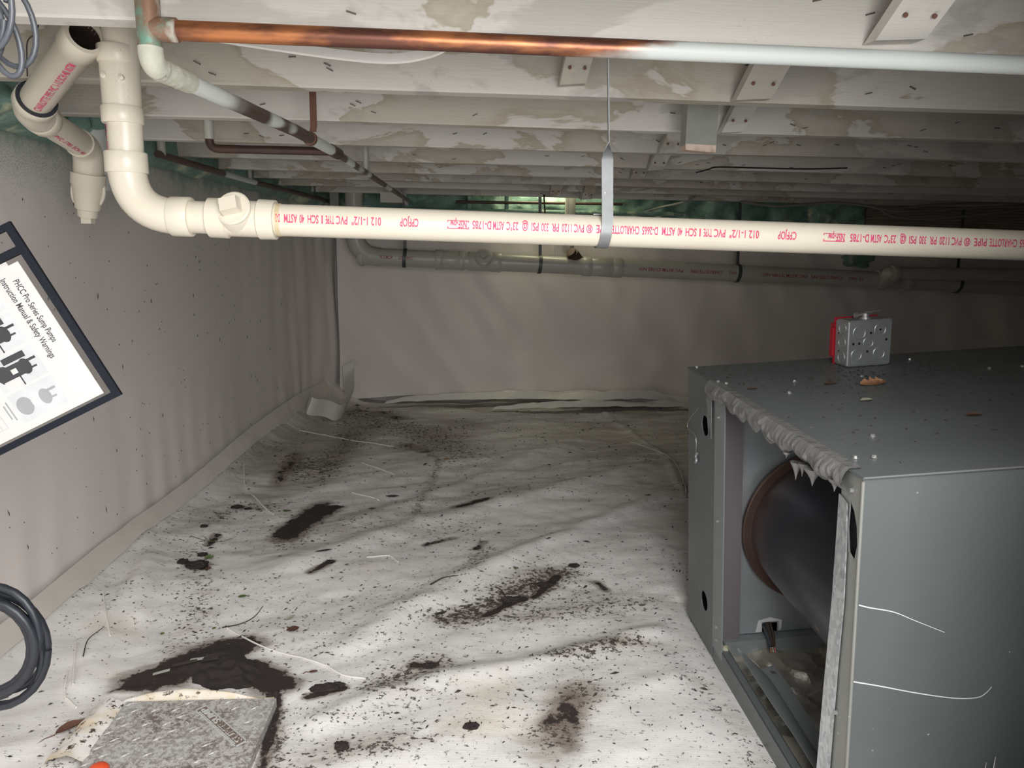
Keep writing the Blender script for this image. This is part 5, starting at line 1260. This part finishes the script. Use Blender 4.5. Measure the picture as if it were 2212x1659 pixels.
for s, b_, a0_, w_ in (('PHCC Pro Series Sump Pumps', .020, .020, .092), ('Instruction Manual & Safety Warnings', .034, .012, .118)):
    vs, fs = flat_text(s, ppt(a0_, b_), e1, -e2, width=w_, height=.0085, lift=0, bold=True)
    MB().add(vs, fs).build('printed_line', M['ink'], paper, False)
def pr_poly(pts, m, lift=.0007): 
    q = [pp(.048+a*PS, .020+b, lift) for a, b in pts]; MB().add(q, [tuple(range(len(q)))]).build('printed_picture', M[m], paper, False)
PS = pl_/.232
def rect(a0_, a1_, b0_, b1_, m, l=.0007): pr_poly([(a0_, b0_), (a1_, b0_), (a1_, b1_), (a0_, b1_)], m, l)
def ell(ca, cb, ra, rb, m, l=.0009): pr_poly([(ca+ra*math.cos(i*math.pi/8), cb+rb*math.sin(i*math.pi/8)) for i in range(16)], m, l)
# four picture panels with pumps printed in greys
for k, (a0_, dark) in enumerate(((.004, 'ink'), (.060, 'ink'), (.116, 'ink'), (.170, 'inkgrey'))):
    rect(a0_, a0_+.050, .046, .112, 'inkpale', .0007)
    ell(a0_+.026, .098, .015, .011, dark); rect(a0_+.015, a0_+.036, .070, .098, dark if k != 3 else 'inkpale', .00085); ell(a0_+.026, .068, .013, .008, dark)
    rect(a0_+.017, a0_+.021, .050, .068, dark, .0009); rect(a0_+.030, a0_+.033, .054, .068, dark, .0009)
    rect(a0_+.022, a0_+.030, .080, .088, 'paper', .001)
    if k < 3: rect(a0_+.002, a0_+.012, .060, .092, dark, .0009); rect(a0_+.036, a0_+.049, .082, .104, 'paper', .00095); rect(a0_+.034, a0_+.051, .080, .082, dark, .001); rect(a0_+.034, a0_+.036, .080, .104, dark, .001)
    rect(a0_+.008, a0_+.040, .117, .119, 'inkgrey'); rect(a0_+.012, a0_+.036, .122, .124, 'inkgrey')
for k in range(9): rect(.020, .215, .134+k*.008, .1344+k*.008, 'inkgrey')
for k in range(12): rect(.020+k*.0177, .0204+k*.0177, .134, .198, 'inkgrey')
# cord that holds it to the joist, out of the picture on the left
hang = pp(.006, pw_*.8); MB().tube([hang, Vector((hang.x-.01, .985, 1.126))], .0012, 6).build('cord', M['rubber'], ph_)
# coils of black cord
def coil(name, label, cpx, cpy, y, ra, rb, nloops, r, m, tilt, hangz=True):
    c = atY(cpx, cpy, y); t_ = thing(name, label, 'cord', c); rr = random.Random(int(cpx*3+cpy))
    pts = []
    for i in range(nloops*26+1):
        a = i*2*math.pi/26; k = i/26; j = int(k)
        f = 1+.10*math.sin(k*2.4)+.06*math.sin(k*1.1+1); ox = .012*math.sin(k*3.7); oz = .010*math.cos(k*2.9)
        u, w = ra*f*math.cos(a)+ox, rb*f*math.sin(a)+oz
        pts.append(c+Vector((u*math.cos(tilt)-w*math.sin(tilt), .014*math.sin(k*2.1+a*.0)+.007*(k-nloops/2)*.4, u*math.sin(tilt)+w*math.cos(tilt))))
    MB().tube(pts, r, 10).build('cord_loops', M[m], t_)
    topp = max(pts, key=lambda v: v.z)
    MB().tube([topp, Vector((topp.x-.01, topp.y, JZ if topp.z < JZ else 1.30))], .0012, 6).build('tie', M['rubber'], t_)
    return t_
coil('cord_coil', 'coil of black rubber cord hanging at the lower left', -28, 1398, 1.02, .072, .082, 6, .0062, 'rubber', -.15)
coil('cord_coil', 'coil of pale grey cord at the upper left corner', -22, 40, .72, .020, .036, 5, .0026, 'rubber2', .1)
